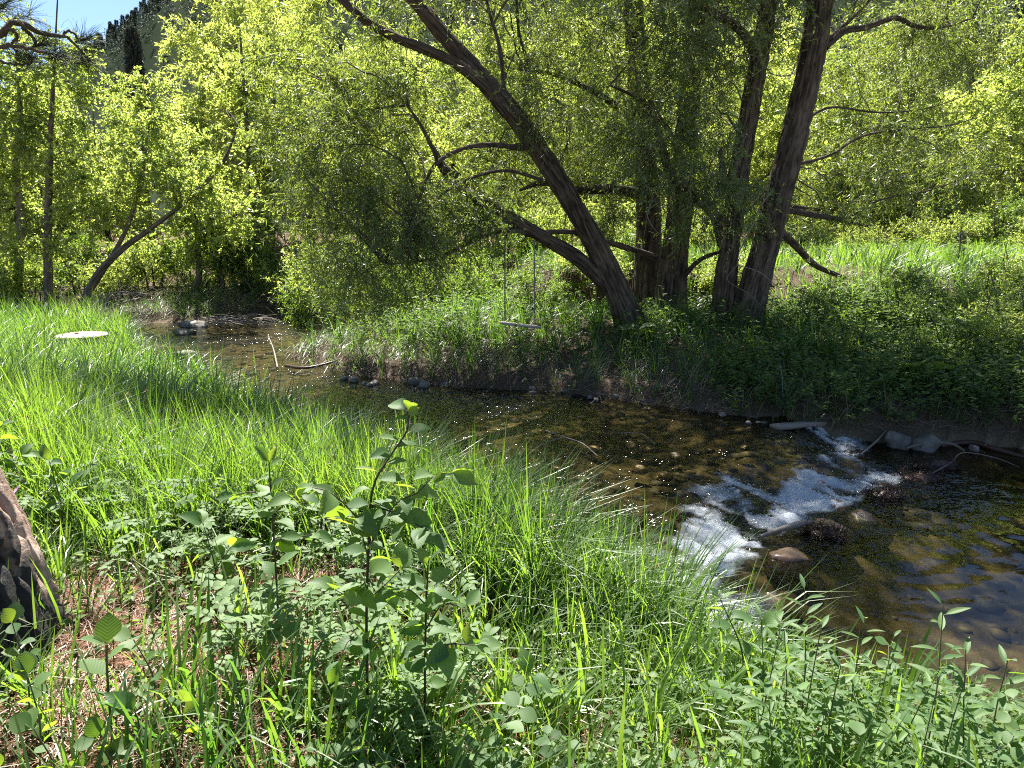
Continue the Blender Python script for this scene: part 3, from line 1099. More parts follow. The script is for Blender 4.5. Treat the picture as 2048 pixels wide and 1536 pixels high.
willow('stout middle willow with upright trunk just right of the leaning one',
       [[(1342, 640, 12.6, .266), (1345, 560, 12.6, .244), (1355, 460, 12.6, .222), (1366, 380, 12.6, .200), (1375, 250, 12.5, .178), (1390, 60, 12.4, .148), (1400, -150, 12.4, .118), (1420, -450, 12.6, .074), (1430, -700, 12.6, .030)]],
       [[(1350, 530, 12.6, .067), (1270, 500, 12.3, .052), (1200, 480, 12.1, .037), (1150, 470, 12.0, .015)],
        [(1362, 560, 12.6, .052), (1400, 520, 12.2, .041), (1450, 500, 11.9, .030)],
        [(1370, 330, 12.5, .059), (1330, 250, 12.0, .044), (1280, 200, 11.4, .030), (1220, 170, 10.8, .015)]],
       [(V3(1300, 90, 11.4), (1.4, 1.0, 1.0), .9), (V3(1240, 220, 11.2), (.9, 0.8, .8), .7), (V3(1380, 310, 11.6), (.6, .6, .6), .25), (V3(1400, -250, 12.2), (2.6, 2.2, 2.0), 2.6), ((2.6, 9.6, 8.8), (1.6, 1.6, 1.1), 2.2), ((1.2, 10.4, 7.8), (1.5, 1.3, .9), 1.8), (V3(1300, 200, 14), (1.8, .9, 1.4), 1.0)],  # lobes in plain world coordinates sit out of view, added to shade the creek
       (70, 340, 3000, 15), 302)
willow('dark upright willow trunk half hidden behind the stout middle willow',
       [[(1292, 590, 13.4, .264), (1296, 500, 13.4, .240), (1298, 420, 13.4, .224), (1290, 330, 13.3, .208), (1278, 230, 13.2, .192), (1272, 100, 13.1, .168), (1262, -60, 13.0, .144), (1240, -350, 12.8, .080), (1220, -600, 12.6, .032)]],
       [[(1290, 390, 13.3, .112), (1230, 378, 12.9, .096), (1150, 380, 12.5, .080), (1090, 365, 12.2, .056), (1040, 380, 12.0, .024)],
        [(1280, 250, 13.2, .072), (1200, 190, 12.9, .056), (1110, 150, 12.6, .032), (1040, 140, 12.3, .016)]],
       [(V3(1130, 170, 12.6), (1.7, 1.2, 1.3), 1.6), (V3(1080, 60, 12.8), (1.8, 1.4, 1.1), 1.4), (V3(1200, -250, 12.6), (2.8, 2.0, 2.0), 3.6), ((0.0, 11.4, 7.8), (1.8, 1.5, 1.0), 2.4), (V3(1120, 330, 13.2), (1.4, .8, 1.0), .9), (V3(1190, 430, 12.3), (.9, .6, .5), .5)],  # lobe in plain world coordinates: unseen, added to keep midstream in shade
       (70, 360, 4000, 15), 303)
willow('slender forked willow trunk leaning slightly right between the middle and right trunks',
       [[(1440, 660, 11.5, .192), (1452, 560, 11.5, .172), (1462, 470, 11.5, .160), (1474, 390, 11.45, .160), (1486, 300, 11.4, .148), (1505, 190, 11.3, .140), (1525, 80, 11.2, .132), (1540, -20, 11.1, .120), (1560, -250, 11.0, .080), (1570, -500, 11.0, .040)],
        [(1448, 490, 11.5, .104), (1430, 430, 11.4, .100), (1385, 385, 11.3, .092), (1345, 350, 11.2, .080), (1325, 300, 11.1, .064), (1300, 200, 10.9, .040)]],
       [[(1490, 280, 11.4, .056), (1470, 330, 11.2, .064), (1450, 370, 11.1, .056), (1440, 300, 10.9, .032)],
        [(1510, 110, 11.2, .068), (1480, 60, 11.0, .064), (1420, 20, 10.8, .056), (1360, -40, 10.6, .048)]],
       [(V3(1400, 130, 10.9), (.9, .8, .9), .8), (V3(1370, 260, 10.8), (.6, .6, .7), .35), (V3(1440, 40, 10.4), (1.2, .8, .7), .7), (V3(1440, 330, 10.3), (.5, .4, .8), .45), (V3(1440, 430, 11.3), (.9, .6, .55), .4), (V3(1640, 420, 11.9), (.8, .6, .5), .35), (V3(1300, 330, 10.6), (.5, .4, .8), .3), (V3(1540, -260, 11.0), (2.2, 2.2, 1.8), 3.6), (V3(1440, 200, 12.8), (1.0, .8, 1.4), .8)],
       (70, 340, 3600, 15), 304)
willow('tallest bare willow trunk slanting to the right at the edge of the meadow',
       [[(1488, 650, 11.3, .259), (1510, 570, 11.3, .230), (1535, 480, 11.3, .216), (1555, 400, 11.25, .205), (1578, 310, 11.2, .202), (1602, 215, 11.15, .191), (1622, 120, 11.1, .187), (1640, 10, 11.0, .176), (1650, -120, 10.9, .151), (1680, -400, 10.8, .086), (1700, -650, 10.8, .036)]],
       [[(1650, 95, 11.1, .061), (1690, 62, 11.2, .050), (1730, 55, 11.3, .045), (1790, 36, 11.4, .040), (1830, 52, 11.5, .032), (1880, 55, 11.6, .023), (1950, 35, 11.8, .011)],
        [(1655, 80, 11.1, .036), (1700, 40, 11.4, .032), (1740, 0, 11.7, .025), (1790, -60, 12.0, .014)],
        [(1600, 250, 11.2, .025), (1660, 215, 11.5, .020), (1760, 225, 11.8, .014), (1860, 215, 12.2, .010), (1960, 180, 12.6, .004)],
        [(1590, 330, 11.2, .029), (1660, 310, 11.5, .023), (1740, 268, 11.9, .019), (1900, 250, 12.5, .012), (2010, 215, 12.8, .004)],
        [(1560, 418, 11.3, .058), (1620, 428, 11.6, .050), (1680, 440, 11.9, .040), (1735, 452, 12.2, .022)],
        [(1690, 440, 12.0, .022), (1760, 400, 12.3, .019), (1860, 380, 12.8, .014), (2000, 330, 13.2, .007)],
        [(1545, 450, 11.5, .072), (1590, 490, 12.0, .065), (1630, 530, 12.6, .054), (1690, 556, 13.0, .036)],
        [(1480, 385, 11.8, .036), (1560, 408, 11.7, .036), (1640, 420, 11.9, .022)]],
       [(V3(1780, 150, 12.3), (1.5, 1.2, 1.0), 1.2), (V3(1700, 290, 12.3), (1.2, 1.0, 1.0), 1.0), (V3(1840, 330, 12.8), (1.2, 1.0, .8), .9), (V3(1660, -250, 11.0), (2.8, 2.5, 2.0), 3.0), ((4.6, 9.6, 8.6), (1.8, 1.7, 1.2), 2.2), ((6.4, 10.4, 8.4), (1.6, 1.6, 1.1), 1.6), (V3(1900, 60, 12.6), (1.3, 1.0, .7), .8)],  # two lobes in plain world coordinates added out of view to shade the pool
       (90, 460, 5200, 15), 305)

# bare grey dead branches hanging from the trunks
def stick(rows, name, mat, label=None, cat=None, group=None, ns=8, parent=None, origin=None):
    d = np.array([np.r_[p, r] for p, r in rows])
    s = spline(d, max(5, 5 * len(rows)))
    org = s[0, :3] if origin is None else origin
    m = MB()
    jit = 1 + 0.12 * (np.random.RandomState(len(rows)).rand(len(s)) - 0.5)
    tubes(m, s[None, :, :3], (s[:, 3] * jit)[None], ns, 0.7)
    th = np.arange(ns)
    for e in (0, -1):
        m.add(m.V[0][:ns] if e == 0 else m.V[0][-ns:], [th[None, ::-1 if e == 0 else 1]], 0.8)
    o = m.build(name, mat, parent, True, org)
    if label:
        tag(o, label, cat, group)
    return o
# ==REST==
# ------------------------------------------------------------------ other trees and shrubs
def small_tree(name, label, group, stems, vols, n, seed, leaf, matl, mb_=None, twig=0.45, droop=0.15, base=None, hexa=False, up=1.0, cat='tree', nolim=0.02):
    st = [np.array([np.r_[at(u, v, Y), r] for u, v, Y, r in s]) for s in stems]
    b = st[0][0][:3].copy()
    b[2] = gz(b[0], b[1]) - 0.08
    r0 = root(name, b, label, cat, group)
    sk = []
    for i, s in enumerate(st):
        if i == 0:
            s[0][:3] = b
        m = MB()
        P, R = bark_tube(m, s[:, :3], s[:, 3], 14, 0.12, 0.008, 12, 3, seed + i, 0.05, 0.25 if i == 0 else None)
        m.build('trunk' if i == 0 else 'stem', mb_ or M['thin_bark'], r0, True, b)
        sk.append(P[len(P) // 4:])
    crown(b, np.vstack(sk), vols, n[0], n[1], n[2], seed, leaf[0], leaf[1], n[3], twig, droop, matl, M['thin_bark'], r0, nolim, up, hexa)
    return r0


def EV(u, v, Y, rx, ry, rz, w=1.0):
    """Ellipsoid seen at a pixel, its radii in metres."""
    return (V3(u, v, Y), (rx, ry, rz), w)


GL = 'young trees on the far left bank'
small_tree('riverside_tree', 'tallest slim straight tree standing left of the slanting trunk on the left bank', GL,
           [[(95, 620, 18.5, .12), (96, 450, 18.5, .095), (100, 300, 18.4, .07), (106, 180, 18.3, .048), (112, 60, 18.2, .022), (118, -60, 18.2, .008)]],
           [EV(150, 330, 18.3, 1.3, 1.2, 1.6, 2), EV(60, 230, 18.6, 1.2, 1.0, 1.2, 1.4), EV(120, 150, 18.3, 1.0, .9, .9, .9), EV(110, 40, 18.2, .7, .6, .8, .25), EV(130, 500, 18.6, 1.2, 1, .8, .8)],
           (40, 160, 1500, 16), 401, (0.075, 0.052), M['aspen_leaf'])
small_tree('riverside_tree', 'slim tree at the left edge with a bent lower trunk', GL,
           [[(45, 610, 19.3, .13), (38, 520, 19.3, .12), (42, 430, 19.3, .10), (33, 330, 19.2, .085), (40, 200, 19.0, .06), (30, 60, 19, .03)]],
           [EV(-10, 330, 19, 1.5, 1.1, 1.5, 2), EV(20, 180, 19, 1.2, 1, 1.1, 1.2), EV(10, 520, 18.8, 1.2, 1, .9, 1), EV(30, 70, 19, .7, .6, .9, .2)],
           (36, 140, 1300, 16), 402, (0.078, 0.054), M['aspen_leaf'], M['pale_bark'])
small_tree('riverside_tree', 'tree with a forked trunk slanting to the right over the creek bend', GL,
           [[(143, 622, 17.6, .10), (190, 558, 17.6, .09), (240, 502, 17.5, .075), (300, 458, 17.4, .06), (362, 410, 17.2, .05), (442, 330, 17, .045), (480, 240, 16.9, .02)],
            [(168, 600, 17.7, .07), (215, 528, 17.7, .06), (258, 445, 17.7, .05), (285, 340, 17.7, .05), (300, 230, 17.7, .02)]],
           [EV(300, 350, 17.5, 1.3, 1.1, 1.3, 2), EV(400, 330, 17.2, 1.2, 1, 1.3, 1.6), EV(280, 230, 17.8, 1.0, 1, 1.1, 1.0), EV(440, 430, 17.3, .9, .8, .8, .8), EV(220, 420, 18, .9, .8, .8, .6)],
           (44, 170, 1500, 16), 403, (0.072, 0.050), M['aspen_leaf'])
small_tree('riverside_tree', 'thin bare stemmed tree rising behind the bushes above the creek bend', GL,
           [[(508, 560, 21.5, .09), (504, 430, 21.5, .08), (498, 310, 21.5, .065), (488, 180, 21.4, .05), (480, 60, 21.4, .025)]],
           [EV(540, 250, 21.5, 1.4, 1.1, 1.6, 2), EV(470, 160, 21.5, 1.3, 1.1, 1.4, 1.4), EV(590, 360, 21, 1.0, .9, 1.1, 1)],
           (36, 140, 1250, 16), 404, (0.085, 0.055), M['lime_leaf'])
small_tree('riverside_tree', 'low twin stemmed tree growing out of the dark bush beside the creek bend', GL,
           [[(392, 640, 19.6, .09), (398, 550, 19.6, .08), (394, 470, 19.6, .06), (388, 380, 19.5, .04), (380, 300, 19.5, .02)],
            [(432, 640, 19.8, .07), (445, 560, 19.8, .06), (425, 470, 19.7, .05), (415, 400, 19.6, .03)]],
           [EV(430, 470, 19.6, 1.3, 1, 1.1, 2), EV(380, 390, 19.6, 1.0, .9, 1.0, 1.2), EV(500, 480, 19.5, 1.0, .8, .9, 1)],
           (36, 140, 1250, 16), 405, (0.075, 0.05), M['aspen_leaf'])
small_tree('lime_willow', 'big bright lime green willow towering over the creek bend', None,
           [[(470, 520, 28, .30), (462, 400, 28, .26), (455, 280, 28, .2), (470, 120, 28, .13), (480, -60, 28, .06)],
            [(500, 400, 28, .16), (540, 280, 27.6, .12), (590, 150, 27.2, .08), (610, 20, 27, .04)]],
           [EV(440, 110, 27.5, 2.0, 1.6, 1.9, 2), EV(560, 120, 27.2, 2.2, 1.6, 2.0, 2), EV(400, 260, 27, 1.8, 1.4, 1.6, 1.6), EV(600, 280, 26.5, 2.0, 1.4, 1.8, 1.4), EV(450, -30, 28, 1.6, 1.4, 1.4, 1.2), EV(620, -40, 27, 2.2, 1.6, 1.6, 1.2), EV(500, 360, 26.5, 2.0, 1.2, 1.3, 1)],
           (60, 320, 3400, 15), 406, (0.15, 0.042), M['lime_leaf'], twig=0.7, droop=0.4)


def proto_tree(name, label, cat, group, H, Rr, seed, n, leaf, matl, low=0.12, twig=0.5, droop=0.2, stems=1, rt=0.1, bark=None):
    q = np.random.RandomState(seed)
    r0 = root(name, (0, 0, 0), label, cat, group)
    m, sk = MB(), []
    for i in range(stems):
        a = q.uniform(0, 6.28)
        sp = (0.12 if stems == 1 else 0.45) * Rr
        p = np.array([[0.15 * Rr * math.cos(a) * (stems > 1), 0.15 * Rr * math.sin(a) * (stems > 1), -0.15], [sp * .5 * math.cos(a), sp * .5 * math.sin(a), H * .3],
                      [sp * math.cos(a), sp * math.sin(a), H * .6], [sp * 1.2 * math.cos(a + .3), sp * 1.2 * math.sin(a + .3), H * .93]])
        P, R = bark_tube(m, p, [rt, rt * .75, rt * .45, rt * .1], 10, 0.2, 0.006, 10, 3, seed + i, 0.05)
        sk.append(P[len(P) // 5:])
    m.build('trunk', bark or M['thin_bark'], r0)
    vols = []
    for i in range(9):
        h = q.uniform(low, 0.88)
        a = q.uniform(0, 6.28)
        w = Rr * (1.0 - 0.75 * abs(h - 0.45) ** 1.3) * q.uniform(.35, .62)
        rr = Rr * 0.55 * (1 - max(0, h - .5))
        vols.append(((rr * math.cos(a), rr * math.sin(a), h * H), (w, w, min(w, H * .24)), w * w))
    crown((0, 0, 0), np.vstack(sk), vols, n[0], n[1], n[2], seed, leaf[0], leaf[1], n[3], twig, droop, matl, M['thin_bark'], r0, 0.02)
    return r0


def scatter_things(protos, spots, sc):
    for i, s in enumerate(spots):
        px, Y, k, h = s[:4]
        x = (px - 1024) / 1420 * Y * 1.02
        z = gz(x, Y) if Y < 60 else float(hill_z(np.array(px), np.array(Y)))
        loc = (x, Y, z - 0.05)
        w = h * sc
        if protos[k].get('used') is None:
            protos[k]['used'] = 1
            c = protos[k]
            c.location = loc
            c.rotation_euler = (0, 0, rs.uniform(0, 6.28))
            c.scale = (w, w, h)
        else:
            c = copy_thing(protos[k], loc, rs.uniform(0, 6.28), (w, w, h))
        if len(s) > 4:
            c['label'] = s[4]
    for p in protos:
        if 'used' in p:
            del p['used']


GB = 'lime green trees across the meadow'
LB = 'sunlit lime green tree in the thicket across the meadow'
bt = [proto_tree('thicket_tree', LB, 'tree', GB, 8.5, 3.1, 500 + i, (46, 210, 2300, 14), (0.15, 0.06), M['lime_leaf'] if i != 1 else M['aspen_leaf'], 0.10, 0.7, 0.3, 1, 0.16) for i in range(3)]
sp = []
LBK = 'taller lime green tree in the back row of the thicket across the meadow'
for px, Y, h, lb in [(640, 26, .9, 'lime green tree behind the drooping left side of the leaning willow'), (770, 25, .85, 'lime green tree behind the arched low limb of the leaning willow'), (880, 28, 1.0, 'lime green tree behind the fork of the leaning willow'), (1000, 25, .85, 'lime green tree behind the rope swing and leaning trunk'),
                 (1110, 29, 1.0, 'lime green tree just right of the leaning trunk, across the meadow'), (1220, 26, .9, 'lime green tree in the gap left of the dark half hidden trunk'), (1330, 29, 1.05, 'lime green tree directly behind the stout middle willow'), (1430, 25.5, .9, 'lime green tree behind the slender forked willow trunk'),
                 (1560, 29, 1.0, 'lime green tree in the gap before the tallest slanting trunk'), (1680, 30, 1.0, 'lime green tree just right of the tallest slanting trunk'), (1780, 27, .95, 'lime green tree behind the long thin limbs of the slanting trunk'), (1880, 29, .95, 'lime green tree behind the spruce seedling across the meadow'),
                 (1990, 25, .95, 'lime green tree at the right edge, nearest to the meadow'), (2100, 28, 1.0, 'lime green tree cut by the right edge of the picture'),
                 (700, 34, 1.2, LBK), (850, 38, 1.2, LBK), (1050, 36, 1.2, LBK), (1260, 38, 1.3, LBK), (1480, 36, 1.2, LBK), (1640, 37, 1.25, LBK), (1760, 36, 1.2, LBK), (1850, 40, 1.0, LBK), (1960, 33, .95, LBK), (2080, 36, 1.1, LBK),
                 (250, 26, .62, 'low lime green tree below the tall dark pine at the left'), (150, 25, .70, 'lime green tree behind the slim straight trunk at the left'), (50, 24, .75, 'lime green tree behind the bent trunk at the left edge'), (-40, 26, .8, 'lime green tree cut by the left edge of the picture'), (330, 27, .7, 'lime green tree at the foot of the towering lime willow'), (-10, 34, .9, LBK), (100, 33, .72, LBK), (560, 33, 1.2, LBK)]:
    sp.append((px, Y, rs.randint(3), h, lb))
scatter_things(bt, sp, 1.0)

GS = 'leafy bushes along the far bank'
LS = 'dense leafy bush at the water edge of the far bank'
bs = [proto_tree('bush', LS, 'bush', GS, 2.2, 1.15, 520 + i, (34, 130, 900, 15), (0.062, 0.036), M['shrub_leaf'] if i else M['aspen_leaf'], 0.05, 0.36, 0.2, 5, 0.03, M['dark_stem']) for i in range(3)]
BB = 'leafy bush in the shaded undergrowth behind the leaning willow'
sp = [(255, 19.6, 0, .8, 'small leafy bush behind the grey heap of dead sticks'), (330, 20.2, 0, 1.0, 'leafy bush right of the stick heap at the creek bend'), (400, 20.6, 1, 1.0, 'dark leafy bush around the low twin stemmed tree'), (470, 20.2, 0, 1.05, 'leafy bush above the low heap of reddish twigs'), (560, 20.0, 2, 1.1, 'leafy bush over the dark hollow at the creek bend'), (620, 19.0, 0, 1.0, 'bush hanging over the far end of the still water'), (640, 17.4, 2, .9, 'bush trailing into the creek right of the bend'), (690, 16.8, 0, 1.0, 'bright bush dipping into the creek beside the gravel spit'), (700, 15.3, 1, .7, 'small bush on the bank just above the gravel spit'), (760, 15.0, 2, .85, 'rounded bush under the drooping leaves of the leaning willow'), (830, 14.6, 1, .75, 'dark bush left of the rope swing'), (900, 15.4, 2, .8, 'bush in the shade behind the left swing rope'), (960, 14.3, 1, .55, 'smallest bush right beside the rope swing'),
      (20, 18.6, 0, .7, 'bush at the foot of the bent tree at the left edge'), (90, 19.6, 1, .8, 'bush behind the slim straight trunk at the left'), (-40, 18, 0, .9, 'bush cut by the left edge above the grass'), (180, 20.5, 2, .9, 'bush behind the slanting forked tree on the left bank'), (760, 17.5, 0, 1.1, BB), (880, 18.5, 0, 1.1, BB), (1000, 18.5, 2, 1.0, BB), (1120, 19, 0, 1.0, BB), (1230, 18.5, 0, .9, BB)]
scatter_things(bs, sp, 1.0)
GM = 'pale bushes behind the sunny meadow'
sp = [(1690, 23.5, 0, .62), (1790, 24, 0, .7), (1880, 22.5, 0, .75), (1960, 22, 2, .8), (2050, 20.5, 0, .75), (1600, 22, 0, .7), (1500, 21.5, 2, .7), (2110, 19, 2, .7), (1390, 21, 0, .7)]
scatter_things([copy_thing(b, (0, 0, 0)) for b in bs[:1]] + [None] + [copy_thing(bs[2], (0, 0, 0))], [], 1) if False else None
for px, Y, k, h in sp:
    x = (px - 1024) / 1420 * Y * 1.02
    c = copy_thing(bs[k], (x, Y, gz(x, Y) - .05), rs.uniform(0, 6.28), h)
    c['label'] = 'low bush at the back of the sunny meadow below the thicket'
    c['group'] = GM

for x, y, k, h in [(1.5, 13.9, 0, .5), (2.9, 14.6, 2, .55), (.5, 13.5, 2, .42), (4.1, 13.6, 0, .45)]:  # added bushes, put here to shade the sunlit scarp behind the trunks
    c = copy_thing(bs[k], (x, y, gz(x, y) - .06), rs.uniform(0, 6.28), (h * 1.3, h * 1.3, h))
    c['label'] = 'added bush shading the hollow behind the willow trunks'
    c['group'] = 'added bushes that shade the hollow behind the willow trunks'
GR2 = 'low bushes among the herbs on the right bank'
for x, y, k, h in [(4.6, 9.6, 0, .38), (5.6, 9.0, 2, .42), (6.6, 9.4, 0, .5), (5.9, 10.6, 1, .42), (7.4, 10.6, 0, .5), (7.2, 8.7, 2, .4), (4.9, 11.4, 2, .36), (8.4, 11.8, 0, .5), (6.6, 12.2, 2, .45)]:
    c = copy_thing(bs[k], (x, y, gz(x, y) - .06), rs.uniform(0, 6.28), (h * 1.2, h * 1.2, h))
    c['label'] = 'low bush among the herbs on the sunny right bank above the pool'
    c['group'] = GR2

# ------------------------------------------------------------------ ground cover
def ground_pts(n, x0, x1, y0, y1, dens, seed):
    q = np.random.RandomState(seed)
    X, Y = q.uniform(x0, x1, n), q.uniform(y0, y1, n)
    k = np.abs(X) < 0.80 * Y + 0.8
    X, Y = X[k], Y[k]
    k = q.rand(len(X)) < dens(X, Y)
    X, Y = X[k], Y[k]
    z, zone = height(X, Y)
    return np.stack([X, Y, z], 1), zone, q


def bank_pts(n, d0, d1, seed, x0=-9, x1=13):
    """Points in a strip d0..d1 behind the far water edge."""
    q = np.random.RandomState(seed)
    C = FAR[(FAR[:, 0] > x0 - 4) & (FAR[:, 0] < x1 + 4)]
    L = np.linalg.norm(np.diff(C, axis=0), axis=1)
    i = q.choice(len(L), n, p=L / L.sum())
    t = q.rand(n, 1)
    p = C[i] * (1 - t) + C[i + 1] * t
    d = nrm(C[i + 1] - C[i])
    p = p + np.stack([-d[:, 1], d[:, 0]], 1) * q.uniform(d0, d1, (n, 1)) + q.normal(size=(n, 2)) * .1
    X, Y = p[:, 0], p[:, 1]
    k = far_mask(X, Y) & (np.abs(X) < .8 * Y + .8)
    X, Y = X[k], Y[k]
    return np.stack([X, Y, height(X, Y)[0]], 1), None, q


def near_mask(X, Y):
    return inpoly(X, Y, NPOLY) & ~inpoly(X, Y, WPOLY)


def far_mask(X, Y):
    return ~inpoly(X, Y, NPOLY) & ~inpoly(X, Y, WPOLY)


def d_near(X, Y):
    dn = pdist(X, Y, NEAR)
    strip = sst(2.7, 3.9, Y + 0.32 * X + 0.35 * sst(0, -1, X))          # thick from the bank edge back to the litter
    strip = np.maximum(strip, 0.75 * sst(1.5, .4, dn)) * (1 - .5 * sst(.9, 1.6, X) * sst(4.2, 3.4, Y))
    strip = np.maximum(strip, 0.17 + .15 * sst(-.4, .6, X))
    pat = 0.45 + 0.55 * sst(0.32, 0.55, fbm(X * 1.3, Y * 1.3, 0, 3, 131))
    rose = 1 - 0.85 * sst(0.0, .4, 1 - np.hypot((X + 1.15) / 1.25, (Y - 3.1) / 1.1))
    ring = (np.hypot(X + 7.45, Y - 12.3) > 0.52)
    return near_mask(X, Y) * strip * pat * rose * sst(0.0, 0.12, dn) * ring


def grass(name, pts, q, h, w, curl, mat, ns=3, lean=0.18, tint=(0, 1), tall=None, yaw0=None, clump=None):
    n = len(pts)
    yaw = q.uniform(0, 6.283, n)
    if clump:
        iu, iv = np.floor(pts[:, 0] / clump).astype(np.int64), np.floor(pts[:, 1] / clump).astype(np.int64)
        zz = 0 * iu
        cx_, cy_ = (iu + _h(iu, iv, zz, 5)) * clump, (iv + _h(iu, iv, zz, 6)) * clump
        dx, dy = pts[:, 0] - cx_, pts[:, 1] - cy_
        f_ = .25 + .55 * _h(iu, iv, zz, 8)
        pts = pts.copy()
        pts[:, 0] -= dx * f_
        pts[:, 1] -= dy * f_
        yaw = np.where(q.rand(n) < .6, np.arctan2(dy, dx) + q.normal(size=n) * .6, yaw)
        tall = (tall if tall is not None else 1) * (.65 + .7 * _h(iu, iv, zz, 9))
    if yaw0 is not None:
        yaw = np.where(q.rand(n) < .45, yaw0 + q.normal(size=n) * .7, yaw)
    H = h * q.uniform(0.45, 1.15, n) * (tall if tall is not None else 1)
    pt = 0.5 * fbm(pts[:, 0] * 1.1, pts[:, 1] * 1.1, 0, 3, 141) + 0.5 * q.rand(n)
    m = MB()
    blades(m, pts - np.array([0, 0, .02]), H, w * q.uniform(0.6, 1.3, n), yaw, np.abs(q.normal(size=n)) * lean, np.abs(q.normal(size=n)) * curl + .1, tint[0] + (tint[1] - tint[0]) * np.clip(pt * 1.3 - .15, 0, 1), ns)
    o = m.build(name, mat)
    o['kind'] = 'stuff'
    return o


P, zone, q = ground_pts(280000, -5.2, 4, 1.2, 6.2, d_near, 611)
hv = 0.75 + 0.55 * fbm(P[:, 0] * .9, P[:, 1] * .9, 0, 2, 151)
hv *= (0.55 + 0.45 * sst(2.6, 4.0, P[:, 1] + .3 * P[:, 0])) * (1 - .45 * sst(.8, 1.6, P[:, 0]) * sst(4.2, 3.2, P[:, 1]))
grass('near_grass', P, q, 0.64, 0.0096, 0.85, M['grass'], 3, 0.22, tall=hv, yaw0=-0.6, clump=.17)
P, zone, q = ground_pts(190000, -15, 2, 6.0, 17.5, d_near, 612)
hv = (0.7 + .7 * fbm(P[:, 0] * .7, P[:, 1] * .7, 0, 3, 153)) * (1 - .34 * (np.abs(P[:, 0] + 7.1) < .55) * (P[:, 1] > 10.6) * (P[:, 1] < 12.4))
grass('bank_grass', P, q, 0.66, 0.0125, 1.0, M['grass'], 3, 0.26, tall=hv, yaw0=-0.4, clump=.24)


def d_mead(X, Y):
    dF = pdist(X, Y, FAR)
    return far_mask(X, Y) * sst(3.9, 5.2, dF) * (0.25 + 0.75 * sst(3, 7, X)) * (0.4 + 0.6 * sst(.35, .55, fbm(X * .6, Y * .6, 0, 3, 161)))


P, zone, q = ground_pts(90000, -3, 22, 11, 27, d_mead, 613)
grass('meadow_grass', P, q, 0.46, 0.018, 0.8, M['grass'], 2, 0.25, (0.2, 1.0), clump=.6)


def d_farb(X, Y):
    dF = pdist(X, Y, FAR)
    return far_mask(X, Y) * sst(0.9, 1.8, dF) * sst(6.4, 4.6, dF) * (0.2 + 0.8 * sst(.4, .6, fbm(X * .9 + 5, Y * .9, 0, 3, 171))) * (1 - .55 * sst(2.7, 3.4, dF) * sst(3.2, 2.2, X))


P, zone, q = ground_pts(90000, -7, 12, 6.5, 19, d_farb, 614)
grass('far_bank_grass', P, q, 0.52, 0.012, 0.9, M['grass'], 3, 0.25, (0, .8), clump=.4)


def d_dry(X, Y):
    dF = pdist(X, Y, FAR)
    return far_mask(X, Y) * sst(0.02, 0.3, dF) * sst(2.3, 1.2, dF) * 0.9 + far_mask(X, Y) * 0.10 * sst(6, 4, dF)


P, zone, q = bank_pts(34000, 0.0, 2.0, 615)
grass('dry_bank_grass', P, q, 0.40, 0.007, 1.9, M['dry_grass'], 2, 0.9, clump=.3)
P, zone, q = bank_pts(22000, 0.06, 2.4, 6151)
grass('bank_edge_grass', P, q, 0.46, 0.009, 1.3, M['grass'], 2, 0.4, (0, .6), clump=.35)
P, zone, q = ground_pts(6000, -3, 3.5, 1.2, 6.5, lambda X, Y: near_mask(X, Y) * 0.55, 616)
grass('dry_stalks', P, q, 0.34, 0.0035, 0.9, M['dry_grass'], 3, 0.5)


def herbs(name, pts, q, hgt, per, L, Wd, mat, hexa=False, tint=(0, 1), arch=.35):
    n = len(pts)
    d = np.c_[q.normal(size=(n, 2)) * arch, np.ones(n)]
    H = hgt * q.uniform(.4, 1.2, n)
    t = q.uniform(.12, 1, (n, per))
    pos = pts[:, None] + d[:, None] * (H[:, None] * t)[..., None] * np.array([1, 1, 1.0]) + np.array([0, 0, -.25]) * ((t ** 2) * H[:, None] * np.linalg.norm(d[:, :2], axis=1)[:, None])[..., None]
    pos = pos.reshape(-1, 3)
    k = len(pos)
    az = q.uniform(0, 6.283, k)
    ax = np.stack([np.cos(az), np.sin(az), q.uniform(-.25, .55, k)], 1)
    nor = np.stack([q.normal(size=k) * .45, q.normal(size=k) * .45, np.ones(k)], 1)
    tt = np.clip(.5 * np.repeat(q.rand(n), per) + .5 * q.rand(k), 0, 1)
    m = MB()
    leaves(m, pos, ax, nor, L * q.uniform(.6, 1.3, k), Wd * q.uniform(.7, 1.2, k), tint[0] + (tint[1] - tint[0]) * tt, .18, hexa)
    o = m.build(name, mat, smooth=False)
    o['kind'] = 'stuff'
    m2 = MB()
    ts = np.linspace(0, 1, 3)
    SP = pts[:, None] + d[:, None] * (H[:, None] * ts[None])[..., None] + np.array([0, 0, -.25]) * ((ts[None] ** 2) * H[:, None] * np.linalg.norm(d[:, :2], axis=1)[:, None])[..., None]
    tubes(m2, SP, np.array([[.003, .002, .001]]), 3, .5)
    o2 = m2.build(name + '_stems', M['green_stem'])
    o2['kind'] = 'stuff'


def d_under(X, Y):
    dF = pdist(X, Y, FAR)
    a = sst(0.1 + .4 * sst(4, 2.5, X), .7 + .9 * sst(4, 2.5, X), dF) * sst(6.0, 4.2, dF) * (0.25 + .75 * sst(.38, .58, fbm(X * .8, Y * .8, 0, 3, 181)))
    return far_mask(X, Y) * np.clip(a * (0.5 + .8 * sst(3, 6, X)), 0, 1) * (1 - .5 * sst(2.7, 3.4, dF) * sst(3.2, 2.2, X))


